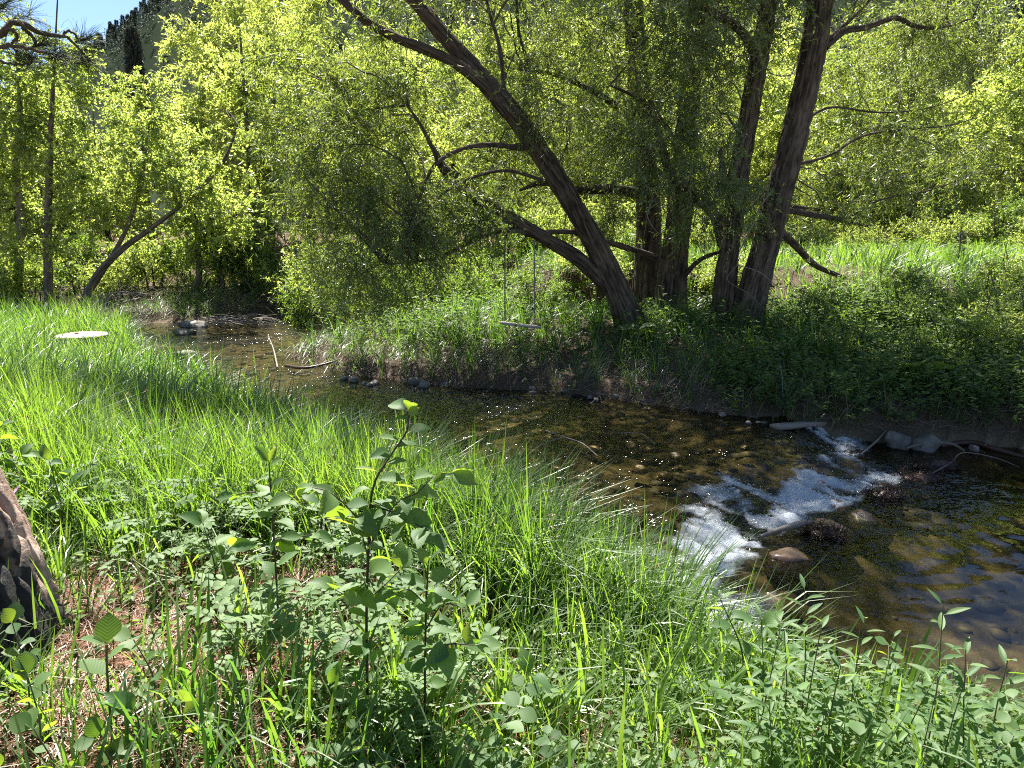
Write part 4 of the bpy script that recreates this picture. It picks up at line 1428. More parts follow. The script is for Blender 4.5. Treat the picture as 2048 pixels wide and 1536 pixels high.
P, zone, q = ground_pts(34000, -7, 13, 6.5, 19, d_under, 617)
herbs('undergrowth', P, q, 0.55, 13, 0.075, 0.042, M['herb_leaf'])
P, zone, q = bank_pts(5200, 0.02, 1.1, 6171)
k_ = P[:, 0] > 2.6
herbs('waterside_herbs', P[k_], q, 0.38, 12, 0.07, 0.04, M['herb_leaf'])
P, zone, q = ground_pts(7000, 8, 24, 14, 27, lambda X, Y: far_mask(X, Y) * .5, 618)
herbs('meadow_herbs', P[::3], q, 0.5, 9, 0.09, 0.04, M['herb_leaf'], tint=(.3, 1))


def d_nherb(X, Y):
    a = 0.25 + .75 * sst(.40, .6, fbm(X * 1.7 + 9, Y * 1.7, 0, 3, 191))
    return near_mask(X, Y) * a * (0.12 + .88 * sst(-.6, .9, X + .25 * (3 - Y)))


P, zone, q = ground_pts(7500, -2.5, 3.6, 1.3, 4.4, d_nherb, 619)
herbs('low_herbs', P, q, 0.24, 9, 0.045, 0.022, M['herb_leaf'], True)
P, zone, q = ground_pts(2500, -10, 0, 3.5, 12, lambda X, Y: near_mask(X, Y) * .5, 620)
herbs('grass_herbs', P, q, 0.5, 10, 0.05, 0.025, M['herb_leaf'], True)

# pine needle litter on the near bank: long fallen needles in loose layers
P, zone, q = ground_pts(52000, -2.8, 2.8, 1.1, 4.6, lambda X, Y: near_mask(X, Y) * (.35 + .65 * sst(4.6, 3, Y)), 621)
n = len(P)
az = q.uniform(0, 6.283, n) * .5 + 3 * fbm(P[:, 0] * 3, P[:, 1] * 3, 0, 2, 201)
d = np.stack([np.cos(az), np.sin(az), q.normal(size=n) * .13], 1)
Ln = q.uniform(.07, .17, n)[:, None]
bw = nrm(np.cross(d, [0, 0, 1])) * (q.normal(size=n) * .012)[:, None]
lift = np.array([0, 0, 1.0]) * q.uniform(.004, .035, n)[:, None]
A_, B_, C_ = P - d * Ln / 2 + lift, P + bw + lift + np.array([0, 0, .004]), P + d * Ln / 2 + lift
m = MB()
wv = nrm(np.cross(d, [0, 0, 1])) * .0011
m.add(np.stack([A_ + wv, A_ - wv, B_ - wv * 1.2 + [0, 0, .001], B_ + wv * 1.2, C_], 1), [(np.arange(n)[:, None, None] * 5 + np.array([[0, 1, 2, 3]])[None]).reshape(-1, 4), (np.arange(n)[:, None, None] * 5 + np.array([[3, 2, 4]])[None]).reshape(-1, 3)], np.repeat(q.rand(n), 5))
o = m.build('pine_needle_litter', M['needle_litter'])
o['kind'] = 'stuff'


# fallen dead twigs on the far bank and along the water line
def twigs(name, P, q, L, r, mat, up=.25):
    n = len(P)
    az = q.uniform(0, 6.283, n)
    d = np.stack([np.cos(az), np.sin(az), q.normal(size=n) * up + up * .6], 1)
    Ln = (L * q.uniform(.3, 1.2, n))[:, None]
    K = 3
    t = np.linspace(0, 1, K)
    side = nrm(np.cross(d, q.normal(size=(n, 3))))
    X = P[:, None] + d[:, None] * (t[None, :, None] * Ln[:, None]) + side[:, None] * (np.sin(t * 5)[None, :, None] * Ln[:, None] * .10)
    m = MB()
    tubes(m, X, r * q.uniform(.5, 1.4, n)[:, None] * np.linspace(1, .4, K)[None], 3, q.rand(n))
    o = m.build(name, mat)
    o['kind'] = 'stuff'


P, zone, q = ground_pts(9000, -6, 12, 6, 19, lambda X, Y: far_mask(X, Y) * (sst(2.2, .6, pdist(X, Y, FAR)) * .45 + .07), 622)
twigs('dead_twigs', P, q, .42, .0045, M['dead_wood'])
P, zone, q = bank_pts(9000, 0.0, 1.7, 6221)
twigs('bank_edge_twigs', P, q, .36, .0035, M['dead_wood'], .12)
P, zone, q = bank_pts(2600, 3.0, 5.0, 6222, -3, 4.5)
twigs('scarp_roots', P, q, .7, .007, M['wet_root'], -.1)
P, zone, q = bank_pts(9000, 3.2, 5.2, 6223, -3, 5)
grass('scarp_dry_grass', P, q, 0.42, 0.007, 1.8, M['dry_grass'], 3, 0.9)
P, zone, q = ground_pts(900, -2.6, 2.6, 1.2, 4.5, lambda X, Y: near_mask(X, Y) * .5, 623)
twigs('fallen_twigs', P, q, .22, .002, M['dead_wood'], .05)
P, zone, q = ground_pts(5000, -12, -2, 13, 22, lambda X, Y: far_mask(X, Y) * sst(2.5, .3, pdist(X, Y, FAR)) * .7, 624)
twigs('bank_brushwood', P, q, .9, .008, M['dead_wood'], .5)

# cobbles on the creek bed
import bmesh
bmx = bmesh.new()
bmesh.ops.create_icosphere(bmx, subdivisions=1, radius=1)
ICO1 = np.array([v.co[:] for v in bmx.verts])
ICF1 = np.array([[v.index for v in f.verts] for f in bmx.faces])
bmx.free()
bmx = bmesh.new()
bmesh.ops.create_icosphere(bmx, subdivisions=4, radius=1)
ICO3 = np.array([v.co[:] for v in bmx.verts])
ICF3 = np.array([[v.index for v in f.verts] for f in bmx.faces])
bmx.free()
q = np.random.RandomState(631)
X, Y = q.uniform(-9, 8, 9000), q.uniform(2.8, 18, 9000)
k = inpoly(X, Y, WPOLY) & (np.abs(X) < .8 * Y + .6)
X, Y = X[k], Y[k]
lv, s_ = water_level(X, Y)
k = (s_ > -0.2) | (q.rand(len(X)) < .35)
X, Y, lv = X[k][:2600], Y[k][:2600], lv[k][:2600]
Z = height(X, Y)[0]
n = len(X)
R = .03 + .075 * q.rand(n) ** 2.5
shape = ICO1[None] * (1 + .35 * (q.rand(n, len(ICO1), 1) - .5)) * (R[:, None, None] * np.stack([q.uniform(.8, 1.4, n), q.uniform(.8, 1.3, n), q.uniform(.35, .65, n)], 1)[:, None, :])
a = q.uniform(0, 6.28, n)
ca, sa = np.cos(a)[:, None], np.sin(a)[:, None]
V = np.stack([shape[..., 0] * ca - shape[..., 1] * sa, shape[..., 0] * sa + shape[..., 1] * ca, shape[..., 2]], -1) + np.stack([X, Y, Z - .005], 1)[:, None]
m = MB()
m.add(V, [(np.arange(n)[:, None, None] * len(ICO1) + ICF1[None]).reshape(-1, 3)], np.repeat(q.rand(n), len(ICO1)))
o = m.build('creek_cobbles', M['bed_stone'])
o['kind'] = 'stuff'

# ------------------------------------------------------------------ stones
bmx = bmesh.new()
bmesh.ops.create_icosphere(bmx, subdivisions=3, radius=1)
ICO2 = np.array([v.co[:] for v in bmx.verts])
ICF2 = np.array([[v.index for v in f.verts] for f in bmx.faces])
bmx.free()


def stone(p, size, seed, mat, label, group=None, rz=0.0, name='stone', tilt=0.0, cat='stone'):
    q = np.random.RandomState(seed)
    big = max(size) > .13
    V = (ICO3 if big else ICO2).copy()
    for _ in range(13):                      # broken flat faces
        nn = nrm(q.normal(size=3))
        h = q.uniform(.66, .95)
        d = V @ nn
        V = V - nn * np.maximum(d - h, 0)[:, None] * .96
    V *= (1 + .30 * (fbm(V[:, 0] * 1.6 + seed, V[:, 1] * 1.6, V[:, 2] * 1.6, 4, seed) - .5) + .14 * (fbm(V[:, 0] * 6, V[:, 1] * 7, V[:, 2] * 7, 3, seed + 4) - .5))[:, None]
    m = MB()
    m.add(V * np.asarray(size), [ICF3 if big else ICF2], .5 + .3 * (q.rand() - .5))
    o = m.build(name, M[mat])
    o.location = p
    o.rotation_euler = (tilt, 0, rz)
    return tag(o, label, cat, group)


def onw(u, v, dz=0.0):
    """Point on the water plane under a pixel."""
    z = -0.53
    for _ in range(3):
        x, y = (u - 1024) / 1420.0, (768 - v) / 1420.0
        d = np.array([x, CP - SP * y, SP + CP * y])
        t = (z - CAMZ) / d[2]
        p = np.array([0, 0, CAMZ]) + d * t
        z = float(water_level(p[0:1], p[1:2])[0][0])
    p[2] = z + dz
    return p


stone(onw(1793, 893, .05), (.16, .14, .14), 1, 'bank_stone', 'pale grey boulder at the left of the pair where the creek spills into the pool', None, .4)
stone(onw(1850, 899, .05), (.16, .13, .13), 2, 'bank_stone', 'darker grey boulder at the right of the pair where the creek spills into the pool', None, -.3)
stone(onw(1768, 866, .03), (.11, .10, .10), 3, 'bank_stone', 'round pale stone at the end of the grey plank by the far bank', None, 1.)
stone(onw(1838, 876, .06), (.17, .13, .13), 4, 'bank_stone', 'brown boulder tucked behind the grey pair at the far bank', None, .1)
stone(onw(1905, 874, .03), (.10, .08, .07), 5, 'wet_stone', 'small reddish stone behind the driftwood at the pool', None, .1)
stone(onw(1578, 1110, -.08), (.21, .15, .12), 6, 'wet_stone', 'wet orange brown boulder beside the white water, nearest to the near bank', None, .3)
stone(onw(1672, 1008, -.05), (.17, .12, .09), 7, 'wet_stone', 'wet brown rock with water pouring round it above the pool', None, .8)
stone(onw(1655, 1050, -.12), (.24, .20, .15), 8, 'wet_stone', 'flat wet brown rock under the lip of the pool behind the short log', None, .2)
stone(onw(1730, 1030, -.12), (.26, .18, .15), 9, 'wet_stone', 'dark sunken rock between the root clump and the white water', None, 1.9)
stone(onw(1500, 1190, -.09), (.17, .15, .10), 10, 'wet_stone', 'dark wet rock at the foot of the white water beside the grass', None, .9)
stone(onw(1560, 1185, -.10), (.18, .14, .09), 11, 'wet_stone', 'dark wet rock half sunk in the pool behind the leafy shoots', None, .9)
stone(onw(372, 712, .02), (.23, .18, .10), 12, 'bank_stone', 'pale pink stone standing in the sparkling shallows upstream', None, .3)
stone(onw(368, 668, .02), (.30, .2, .12), 13, 'bank_stone', 'grey stone in the shallows in front of the far twig heap', None, .9)
stone(onw(385, 653, .03), (.42, .25, .12), 14, 'bank_stone', 'flat pale slab beside the twig heap at the creek bend', None, .1)
GR = 'stones along the far water edge'
LR = 'grey stone lying at the foot of the far bank by the water'
for i, (u, v, s) in enumerate([(715, 768, .10), (735, 772, .09), (755, 770, .08), (770, 776, .07), (835, 772, .15), (852, 768, .10), (922, 778, .08), (958, 774, .12), (985, 778, .08), (1020, 770, .16), (1045, 782, .09), (1062, 783, .10), (1128, 768, .09),
                               (1240, 796, .08), (1262, 795, .10), (1282, 796, .07), (1303, 804, .07), (1320, 806, .05), (1356, 800, .11), (1330, 785, .12), (1375, 805, .09), (1150, 786, .06), (1180, 792, .06), (890, 776, .06), (690, 758, .08), (1215, 798, .05), (1445, 836, .07), (1500, 850, .06), (1945, 905, .07), (1690, 862, .06)]):
    u, v, s = u + rs.normal() * 12, v + rs.normal() * 4 - 2, s * rs.uniform(.5, 1.25)
    stone(onw(u, v, s * .15), (s * rs.uniform(.9, 1.3), s * rs.uniform(.7, 1), s * rs.uniform(.55, .85)), 40 + i, 'bank_stone', LR, GR, rs.uniform(0, 6))
GC = 'cobbles breaking the surface of the shallow creek'
for i, (u, v, s) in enumerate([(1100, 868, .12), (1350, 905, .08), (1300, 890, .10), (1200, 860, .09), (1265, 880, .12), (960, 830, .10), (1330, 945, .09), (1190, 890, .10), (1420, 895, .07), (1040, 900, .11), (1120, 930, .10), (1490, 890, .07), (1280, 930, .09)]):
    stone(onw(u, v, -s * .5), (s * 1.0, s * .8, s * .5), 90 + i, 'wet_stone', 'brown cobble just breaking the surface of the shallow creek', GC, rs.uniform(0, 6))

# ------------------------------------------------------------------ driftwood
def pstick(rows, name, label, cat, group=None, mat='dead_wood', ns=8):
    return stick([(at(u, v, Y), r) for u, v, Y, r in rows], name, M[mat], label, cat, group, ns)


def dpt(u, v, dz=0.):
    p = onw(u, v)
    return p[1]


def wstick(rows, name, label, cat, group=None, mat='dead_wood', ns=8):
    return stick([(onw(u, v, dz), r) for u, v, dz, r in rows], name, M[mat], label, cat, group, ns)


# weathered split plank with flat section
a, b = onw(1548, 858, .02), onw(1752, 854, .07)
m = MB()
t = np.linspace(0, 1, 9)[:, None]
c = a * (1 - t) + b * t + np.array([0, 0, 1.]) * (.02 * np.sin(t * 3))
d = nrm(b - a)
sd = nrm(np.cross(d, [0, 0, 1]))
w = .065 * (1 - .25 * t) + .008 * np.sin(t * 17)
hh = .022
ring = np.stack([c + sd * w + [0, 0, hh], c - sd * w + [0, 0, hh], c - sd * w - [0, 0, hh], c + sd * w - [0, 0, hh]], 1)
i4 = np.arange(8)[:, None] * 4
s4 = np.arange(4)[None]
m.add(ring, [np.stack([i4 + s4, i4 + (s4 + 1) % 4, i4 + 4 + (s4 + 1) % 4, i4 + 4 + s4], -1).reshape(-1, 4), [[3, 2, 1, 0]], [[32, 33, 34, 35]]], .8)
tag(m.build('driftwood_plank', M['dead_wood'], None, False, a), 'long grey weathered plank lying flat along the far water edge', 'driftwood')
wstick([(1700, 880, .02, .009), (1760, 868, .06, .011), (1830, 858, .12, .010), (1900, 850, .16, .007), (1925, 835, .25, .003)], 'driftwood_stick', 'pale thin stick lying over the boulders at the head of the pool', 'driftwood')
wstick([(1718, 912, .0, .009), (1760, 890, .10, .010), (1790, 862, .22, .007), (1785, 850, .28, .004)], 'driftwood_stick', 'short grey stick leaning on the left boulder of the pair', 'driftwood')
wstick([(1812, 905, .05, .012), (1850, 901, .08, .018), (1900, 900, .07, .019), (1928, 907, .03, .012)], 'driftwood_log', 'short barked log lying on top of the dark root mat in the pool', 'driftwood', None, 'thin_bark')
wstick([(1880, 892, .0, .03), (1940, 890, .03, .034), (1990, 902, .02, .03), (2060, 918, .0, .02)], 'driftwood_log', 'dark half sunken log at the right edge of the pool', 'driftwood', None, 'wet_root')
wstick([(1520, 1080, .03, .012), (1560, 1073, .06, .022), (1600, 1064, .07, .026), (1622, 1058, .06, .020)], 'driftwood_log', 'short tan log jammed across the orange boulder by the white water', 'driftwood')
wstick([(1090, 862, .01, .005), (1130, 880, .03, .007), (1165, 893, .03, .007), (1195, 912, .0, .004)], 'driftwood_stick', 'thin dark twig lying across the shallow creek in midstream', 'driftwood')
wstick([(1060, 905, .0, .003), (1090, 890, .02, .004), (1125, 880, .03, .003)], 'driftwood_stick', 'small forked twig beside the midstream twig', 'driftwood')
wstick([(1230, 868, .01, .003), (1280, 872, .03, .003), (1310, 888, .0, .002)], 'driftwood_stick', 'fine pale twig above the rippled water in midstream', 'driftwood')
wstick([(1862, 948, .0, .005), (1900, 935, .05, .006), (1925, 918, .07, .005), (1990, 925, .05, .004), (2040, 935, .0, .002)], 'driftwood_stick', 'long arching twig reaching over the pool from the root mat', 'driftwood')
wstick([(2004, 990, .03, .010), (2020, 1000, .02, .008)], 'driftwood_stick', 'stub of pale stick floating on the pool at right', 'driftwood')
wstick([(555, 735, .0, .014), (548, 712, .12, .012), (538, 696, .24, .006)], 'driftwood_stick', 'pale forked twig standing out of the shallows by the gravel spit', 'driftwood')
wstick([(572, 735, .03, .028), (610, 742, .05, .024), (660, 738, .10, .018), (700, 730, .16, .010)], 'driftwood_log', 'dark driftwood branch lying on the tip of the gravel spit', 'driftwood', None, 'wet_root')
wstick([(1180, 808, .0, .007), (1240, 770, .12, .008), (1290, 735, .3, .005), (1330, 710, .42, .003)], 'driftwood_stick', 'thin bare stick slanting from the water up the far bank', 'driftwood')
wstick([(1242, 800, .0, .012), (1245, 770, .18, .014), (1246, 752, .26, .01)], 'driftwood_stick', 'short upright stake at the foot of the far bank', 'driftwood')
wstick([(1010, 772, .04, .035), (1040, 768, .08, .04), (1065, 772, .07, .02)], 'driftwood_log', 'smooth grey log end resting among the far bank stones', 'driftwood')


def root_mat(p, size, seed, label):
    q = np.random.RandomState(seed)
    r0 = root('root_clump', p, label, 'root clump')
    V = ICO3 * (1 + .5 * (fbm(ICO3[:, 0] * 2.5 + seed, ICO3[:, 1] * 2.5, ICO3[:, 2] * 2.5, 4, seed) - .5))[:, None] * np.asarray(size)
    m = MB()
    m.add(V, [ICF3], .3)
    m.build('root_ball', M['wet_root'], r0)
    n = 420
    d = nrm(q.normal(size=(n, 3)) * np.array([1, 1, .6]))
    s = d * np.asarray(size) * .9
    tng = nrm(np.cross(d, q.normal(size=(n, 3))))
    L = q.uniform(.06, .20, n)[:, None]
    P = np.stack([s, s + tng * L * .5 + d * .03, s + tng * L + d * .01 - np.array([0, 0, .03])], 1)
    m = MB()
    tubes(m, P, np.array([[.003, .0025, .001]]), 3, q.rand(n))
    o = m.build('root_fibres', M['wet_root'], r0)
    o['kind'] = 'stuff'


root_mat(onw(1872, 932, -.02), (.22, .12, .08), 71, 'dark tangled root mat under the short barked log')
root_mat(onw(1835, 955, -.03), (.20, .11, .06), 72, 'low dark root clump in front of the larger root mat')
root_mat(onw(1768, 990, -.02), (.14, .10, .07), 73, 'black root clump at the lip of the fall between rock and pool')
root_mat(onw(1650, 1068, -.02), (.14, .07, .05), 74, 'small dark twiggy clump at the right end of the tan log')

# heap of dead sticks left of the creek bend
bp = at(212, 625, 17.3)
bp[2] = gz(bp[0], bp[1])
hp = root('brush_heap', bp, 'grey heap of dead sticks beside the slanting trunk at the creek bend', 'brush heap')
q = np.random.RandomState(77)
sm = []
for i in range(4):
    m = MB()
    s = spline([(0, 0, 0), (.4, .05 * (i - 1), .06), (.8, -.06, .03 * i), (1.2, .08, -.04)], 7)
    tubes(m, s[None], np.linspace(.016, .005, 7)[None], 5, .9)
    sm.append(m.mesh('stick', M['dead_wood']))
for i in range(46):
    o = bpy.data.objects.new('stick', sm[i % 4])
    COL.objects.link(o)
    o.parent = hp
    o.location = (q.uniform(-.5, .5), q.uniform(-.4, .4), q.uniform(.05, .75))
    o.rotation_euler = (q.uniform(0, 6), q.normal() * .35, q.normal() * .7 - .2)
    f = q.uniform(.5, 1.2)
    o.scale = (f, f, f)
bp = onw(470, 650, .05)
hp = root('brush_heap', bp, 'low heap of reddish twigs on the waterline at the creek bend', 'brush heap')
for i in range(34):
    o = bpy.data.objects.new('stick', sm[i % 4])
    COL.objects.link(o)
    o.parent = hp
    o.location = (q.uniform(-1.0, .6), q.uniform(-.2, .3), q.uniform(0, .16))
    o.rotation_euler = (q.uniform(0, 6), q.normal() * .15, q.normal() * .6)
    f = q.uniform(.4, .9)
    o.scale = (f, f, f)

# bare grey hanging branches in front of the right trunks
GD = 'bare dead branches hanging in front of the willow trunks'
for rows, lb in [
    ([(1545, 380, 10.6, .014), (1520, 415, 10.4, .017), (1505, 450, 10.3, .014), (1480, 500, 10.2, .012), (1475, 530, 10.2, .006)], 'pale bare branch hanging before the slender forked trunk'),
    ([(1475, 530, 10.2, .010), (1520, 545, 10.1, .010), (1560, 575, 10.1, .008), (1585, 560, 10.1, .006), (1578, 540, 10.1, .004), (1540, 532, 10.1, .003)], 'looping pale bare branch at the foot of the tallest trunk'),
    ([(1320, 385, 11.0, .010), (1295, 420, 10.8, .014), (1300, 445, 10.8, .012), (1318, 470, 10.8, .004)], 'short crooked pale branch before the stout middle trunk'),
    ([(1330, 330, 10.9, .008), (1298, 420, 10.7, .006), (1284, 500, 10.7, .004)], 'thin hanging twig left of the stout middle trunk'),
    ([(1475, 530, 10.2, .006), (1455, 560, 10.2, .005), (1500, 590, 10.1, .004), (1550, 640, 10.1, .002)], 'fine grey twig trailing over the bases of the right trunks'),
    ([(1470, 112, 10.6, .012), (1510, 112, 10.6, .014), (1545, 148, 10.7, .012), (1580, 150, 10.8, .014), (1590, 130, 10.9, .02)], 'broken pale branch stub sticking left from the tallest trunk')]:
    pstick([(u, v, Y, r * .62) for u, v, Y, r in rows], 'dead_branch', lb, 'dead branch', GD)

# ------------------------------------------------------------------ rope swing
M['rope'] = plain_mat('rope', (0.10, 0.085, 0.07), (0.34, 0.30, 0.26), .9, 60)
M['plank'] = plain_mat('plank', (0.2, 0.17, 0.13), (0.5, 0.46, 0.4), .8, 10, (1, 8, 8))
s0, s1 = at(1004, 646, 11.0), at(1076, 654, 11.15)
sw = root('rope_swing', (s0 + s1) / 2, 'plank swing hung on two twisted ropes from the leaning willow', 'swing')
org = np.array(sw.location)
m = MB()
d = nrm(s1 - s0)
sd = nrm(np.cross(d, [0, 0, 1]))
cs = [s0 - d * .02, s1 + d * .02]
ring = np.array([[c + sd * .09 + [0, 0, .018], c - sd * .09 + [0, 0, .018], c - sd * .09 - [0, 0, .018], c + sd * .09 - [0, 0, .018]] for c in cs])
m.add(ring, [np.array([[0, 1, 5, 4], [1, 2, 6, 5], [2, 3, 7, 6], [3, 0, 4, 7], [3, 2, 1, 0], [4, 5, 6, 7]])], .7)
m.build('seat', M['plank'], sw, False, org)
for lo, hi in ((at(1010, 640, 11.0), at(1010, 461, 11.0)), (at(1070, 650, 11.15), at(1068, 466, 11.2))):
    m = MB()
    n = 90
    t = np.linspace(0, 1, n)[:, None]
    c = lo * (1 - t) + hi * t
    ph = t[:, 0] * 120
    for k in range(2):
        off = np.stack([np.cos(ph + k * np.pi), np.sin(ph + k * np.pi), ph * 0], 1) * .007
        tubes(m, (c + off)[None], np.full((1, n), .007), 5, .3 + .5 * k)
    m.build('rope', M['rope'], sw, True, org)

# ------------------------------------------------------------------ concrete well ring in the grass
M['concrete'] = stone_mat('concrete', (0.10, 0.092, 0.08), (0.28, 0.265, 0.24), (0.42, 0.405, 0.38), .9, 7)
M['red_paint'] = plain_mat('red_paint', (0.30, 0.06, 0.03), (0.45, 0.12, 0.07), .6)
wc = at(165, 676, 12.3)
wz = gz(wc[0], wc[1])
wt = wc[2] + .05
wr = root('well_cover', (wc[0], wc[1], wz), 'round pale concrete well cover standing in the long grass on the left', 'well cover')
hgt = wt - wz


def lathe(prof, ns, tint=.5, wob=0.0):
    m = MB()
    th = np.arange(ns) * 2 * np.pi / ns
    pr = np.array(prof)
    V = np.stack([pr[:, None, 0] * np.cos(th)[None], pr[:, None, 0] * np.sin(th)[None], np.repeat(pr[:, 1][:, None], ns, 1)], -1)
    i = np.arange(len(pr) - 1)[:, None] * ns
    s = np.arange(ns)[None]
    m.add(V, [np.stack([i + s, i + (s + 1) % ns, i + ns + (s + 1) % ns, i + ns + s], -1).reshape(-1, 4)], tint)
    return m


prof = [(.38, -.2)]
for k in range(9):
    z0 = hgt * (k / 9)
    prof += [(.38, z0 + .008), (.395, z0 + .02), (.395, z0 + hgt / 9 - .02), (.38, z0 + hgt / 9 - .008)]
lathe(prof, 48, .35).build('ribbed_barrel', M['concrete'], wr, False)
lathe([(.35, hgt - .03), (.405, hgt - .028), (.41, hgt - .005), (.40, hgt + .012), (.28, hgt + .030), (.12, hgt + .040), (.0001, hgt + .042)], 48, .85).build('lid', M['concrete'], wr, False)
lathe([(.035, hgt + .03), (.035, hgt + .06), (.0001, hgt + .062)], 12, .5).build('bolt', M['red_paint'], wr, False).location = (-.03, -.1, 0)

# ------------------------------------------------------------------ ponderosa pine at the left, its trunk base and one low bough in view
pb = np.array([-2.28, 2.42, gz(-2.22, 2.42) - .05])
pine = root('pine_tree', pb, 'big pine with a scorched flaring trunk at the lower left corner', 'tree')
m = MB()
bark_tube(m, [pb + [.06, 0, -.1], pb + [.02, 0, .35], pb + [-.10, 0, 1.0], pb + [-.125, .025, 1.5]], [.43, .40, .36, .35], 260, .011, .055, 7, 3.2, 77, .04, .12, plates=(11., 3.6))
bark_tube(m, [pb + [-.12, .02, 1.42], pb + [-.2, .1, 3.], pb + [-.3, .1, 7], pb + [-.3, .2, 14]], [.345, .32, .25, .05], 48, .10, .04, 7, 3.2, 78, .04, None, plates=(11., 3.6))
m.build('trunk', M['pine_bark'], pine, True, pb)


def needle_tufts(mb, tips, dirs, q, n=90, L=.13, r=.0009):
    for t_, d_ in zip(tips, dirs):
        dd = nrm(d_[None] * .75 + nrm(q.normal(size=(n, 3))) * .75)
        o_ = t_ - d_[None] * q.uniform(0, .09, n)[:, None]
        Lk = L * q.uniform(.7, 1.15, n)[:, None]
        P = np.stack([o_, o_ + dd * Lk * .5, o_ + dd * Lk - np.array([0, 0, .012])], 1)
        tubes(mb, P, np.array([[r, r, r * .4]]), 3, q.rand(n))


q = np.random.RandomState(88)
bm_, nm_ = MB(), MB()
main = [(pb + [-.2, .1, 3.0], .03), (at(-60, 60, 3.6), .020), (at(30, 42, 3.8), .015), (at(85, 68, 3.95), .012), (at(125, 72, 4.0), .0095), (at(155, 95, 4.05), .007), (at(176, 122, 4.05), .005)]
subs = [[(at(40, 46, 3.8), .009), (at(60, 70, 3.9), .008), (at(72, 90, 3.9), .006), (at(95, 88, 3.95), .005)],
        [(at(-30, 100, 3.7), .010), (at(30, 92, 3.75), .009), (at(90, 104, 3.85), .007), (at(125, 112, 3.9), .004)],
        [(at(-30, 70, 3.7), .009), (at(20, 60, 3.7), .008), (at(34, 75, 3.8), .006), (at(20, 92, 3.85), .005), (at(40, 104, 3.9), .004)],
        [(at(-20, 120, 3.75), .007), (at(30, 128, 3.85), .006), (at(56, 128, 3.9), .005), (at(66, 116, 3.9), .003)],
        [(at(125, 72, 4.0), .006), (at(140, 62, 4.05), .006), (at(160, 80, 4.1), .005), (at(178, 78, 4.1), .004)],
        [(at(-30, 45, 3.6), .007), (at(-5, 20, 3.7), .006), (at(12, 8, 3.75), .004)]]
for b_ in [main] + subs:
    s = spline([np.r_[p, r] for p, r in b_], 26)
    knob = 1 + .35 * (q.rand(26) - .3)
    m = MB()
    tubes(m, s[None, :, :3] + q.normal(size=(1, 26, 3)) * .004, (s[:, 3] * knob)[None], 7, .4)
    m.build('branch', M['thin_bark'], pine, True, pb)
    tip = s[-1, :3]
    needle_tufts(nm_, [tip], [nrm(s[-1, :3] - s[-4, :3])], q)
for u, v, Y in [(176, 78, 4.1), (178, 120, 4.05), (128, 110, 3.9), (97, 86, 3.95), (12, 8, 3.75), (66, 114, 3.9), (60, 30, 3.9)]:
    needle_tufts(nm_, [at(u, v, Y)], [nrm(np.array([.7, .3, .25]))], q, 60)
# upper boughs (above the picture) that throw the light dapple on the ground
for k in range(37):
    h = q.uniform(4.8, 12.5) if k < 30 else q.uniform(4.0, 6.0)
    a_ = q.uniform(1.3, 5.6) if k < 30 else q.uniform(.35, 1.15)
    L_ = (3.6 - .2 * h) * q.uniform(.7, 1.1)
    d_ = np.array([math.cos(a_), math.sin(a_), .12])
    p0 = pb + [-.25, .1, h]
    s = spline([p0, p0 + d_ * L_ * .5 + [0, 0, .1], p0 + d_ * L_], 8)
    tubes(bm_, s[None], np.linspace(.04, .01, 8)[None], 6, .4)
    tp = [s[i] + q.normal(size=3) * .25 for i in (3, 4, 5, 5, 6, 6, 7, 7)]
    needle_tufts(nm_, tp, [nrm(d_ + q.normal(size=3) * .6) for _ in tp], q, 26, .2, .0034)
bm_.build('boughs', M['thin_bark'], pine, True, pb)['kind'] = 'stuff'
o = nm_.build('needles', M['pine_needle'], pine, True, pb)
o['kind'] = 'stuff'

# ------------------------------------------------------------------ leafy plants in the foreground
def leaf_mesh(name, ratio, mat, rows=7, fold=.18, curve=.16, power=.85, wavy=0.0, petiole=.12):
    t = np.linspace(0, 1, rows)
    w = ratio * .5 * np.sin(np.pi * t ** power) ** .85
    w[-1] = 0
    w[0] = ratio * .06
    z = -curve * (t ** 2)
    x = petiole + t * (1 - petiole)
    C = np.stack([x, 0 * t, z], 1)
    Lm = np.stack([x, w * .55, z + fold * w * .55 + wavy * np.sin(t * 19)], 1)
    Le = np.stack([x, w, z + fold * w * 1.05 + wavy * np.sin(t * 23 + 1)], 1)
    Rm, Re = Lm * [1, -1, 1], Le * [1, -1, 1]
    V = np.vstack([Le, Lm, C, Rm, Re])
    i = np.arange(rows - 1)[:, None]
    k = np.arange(4)[None]
    q_ = np.stack([k * rows + i, (k + 1) * rows + i, (k + 1) * rows + i + 1, k * rows + i + 1], -1).reshape(-1, 4)
    m = MB()
    m.add(V, [q_], .5)
    pw = ratio * .03
    m.add([(0, pw, 0), (0, -pw, 0), (petiole, -pw, 0), (petiole, pw, 0)], [[[0, 1, 2, 3]]], .5)
    return m.mesh(name, mat, True)


OVATE = [leaf_mesh('leaf', .50 + .06 * i, M['big_leaf'], 8, .30 - .2 * (i == 1), .10 + .16 * i, .82, .010) for i in range(4)]
ROUND = [leaf_mesh('leaf', .80, M['big_leaf'], 7, .12, .05 + .1 * i, .92, .006) for i in range(2)]
LANCE = [leaf_mesh('leaf', .24, M['big_leaf'], 7, .3, .12 + .15 * i, .8) for i in range(2)]


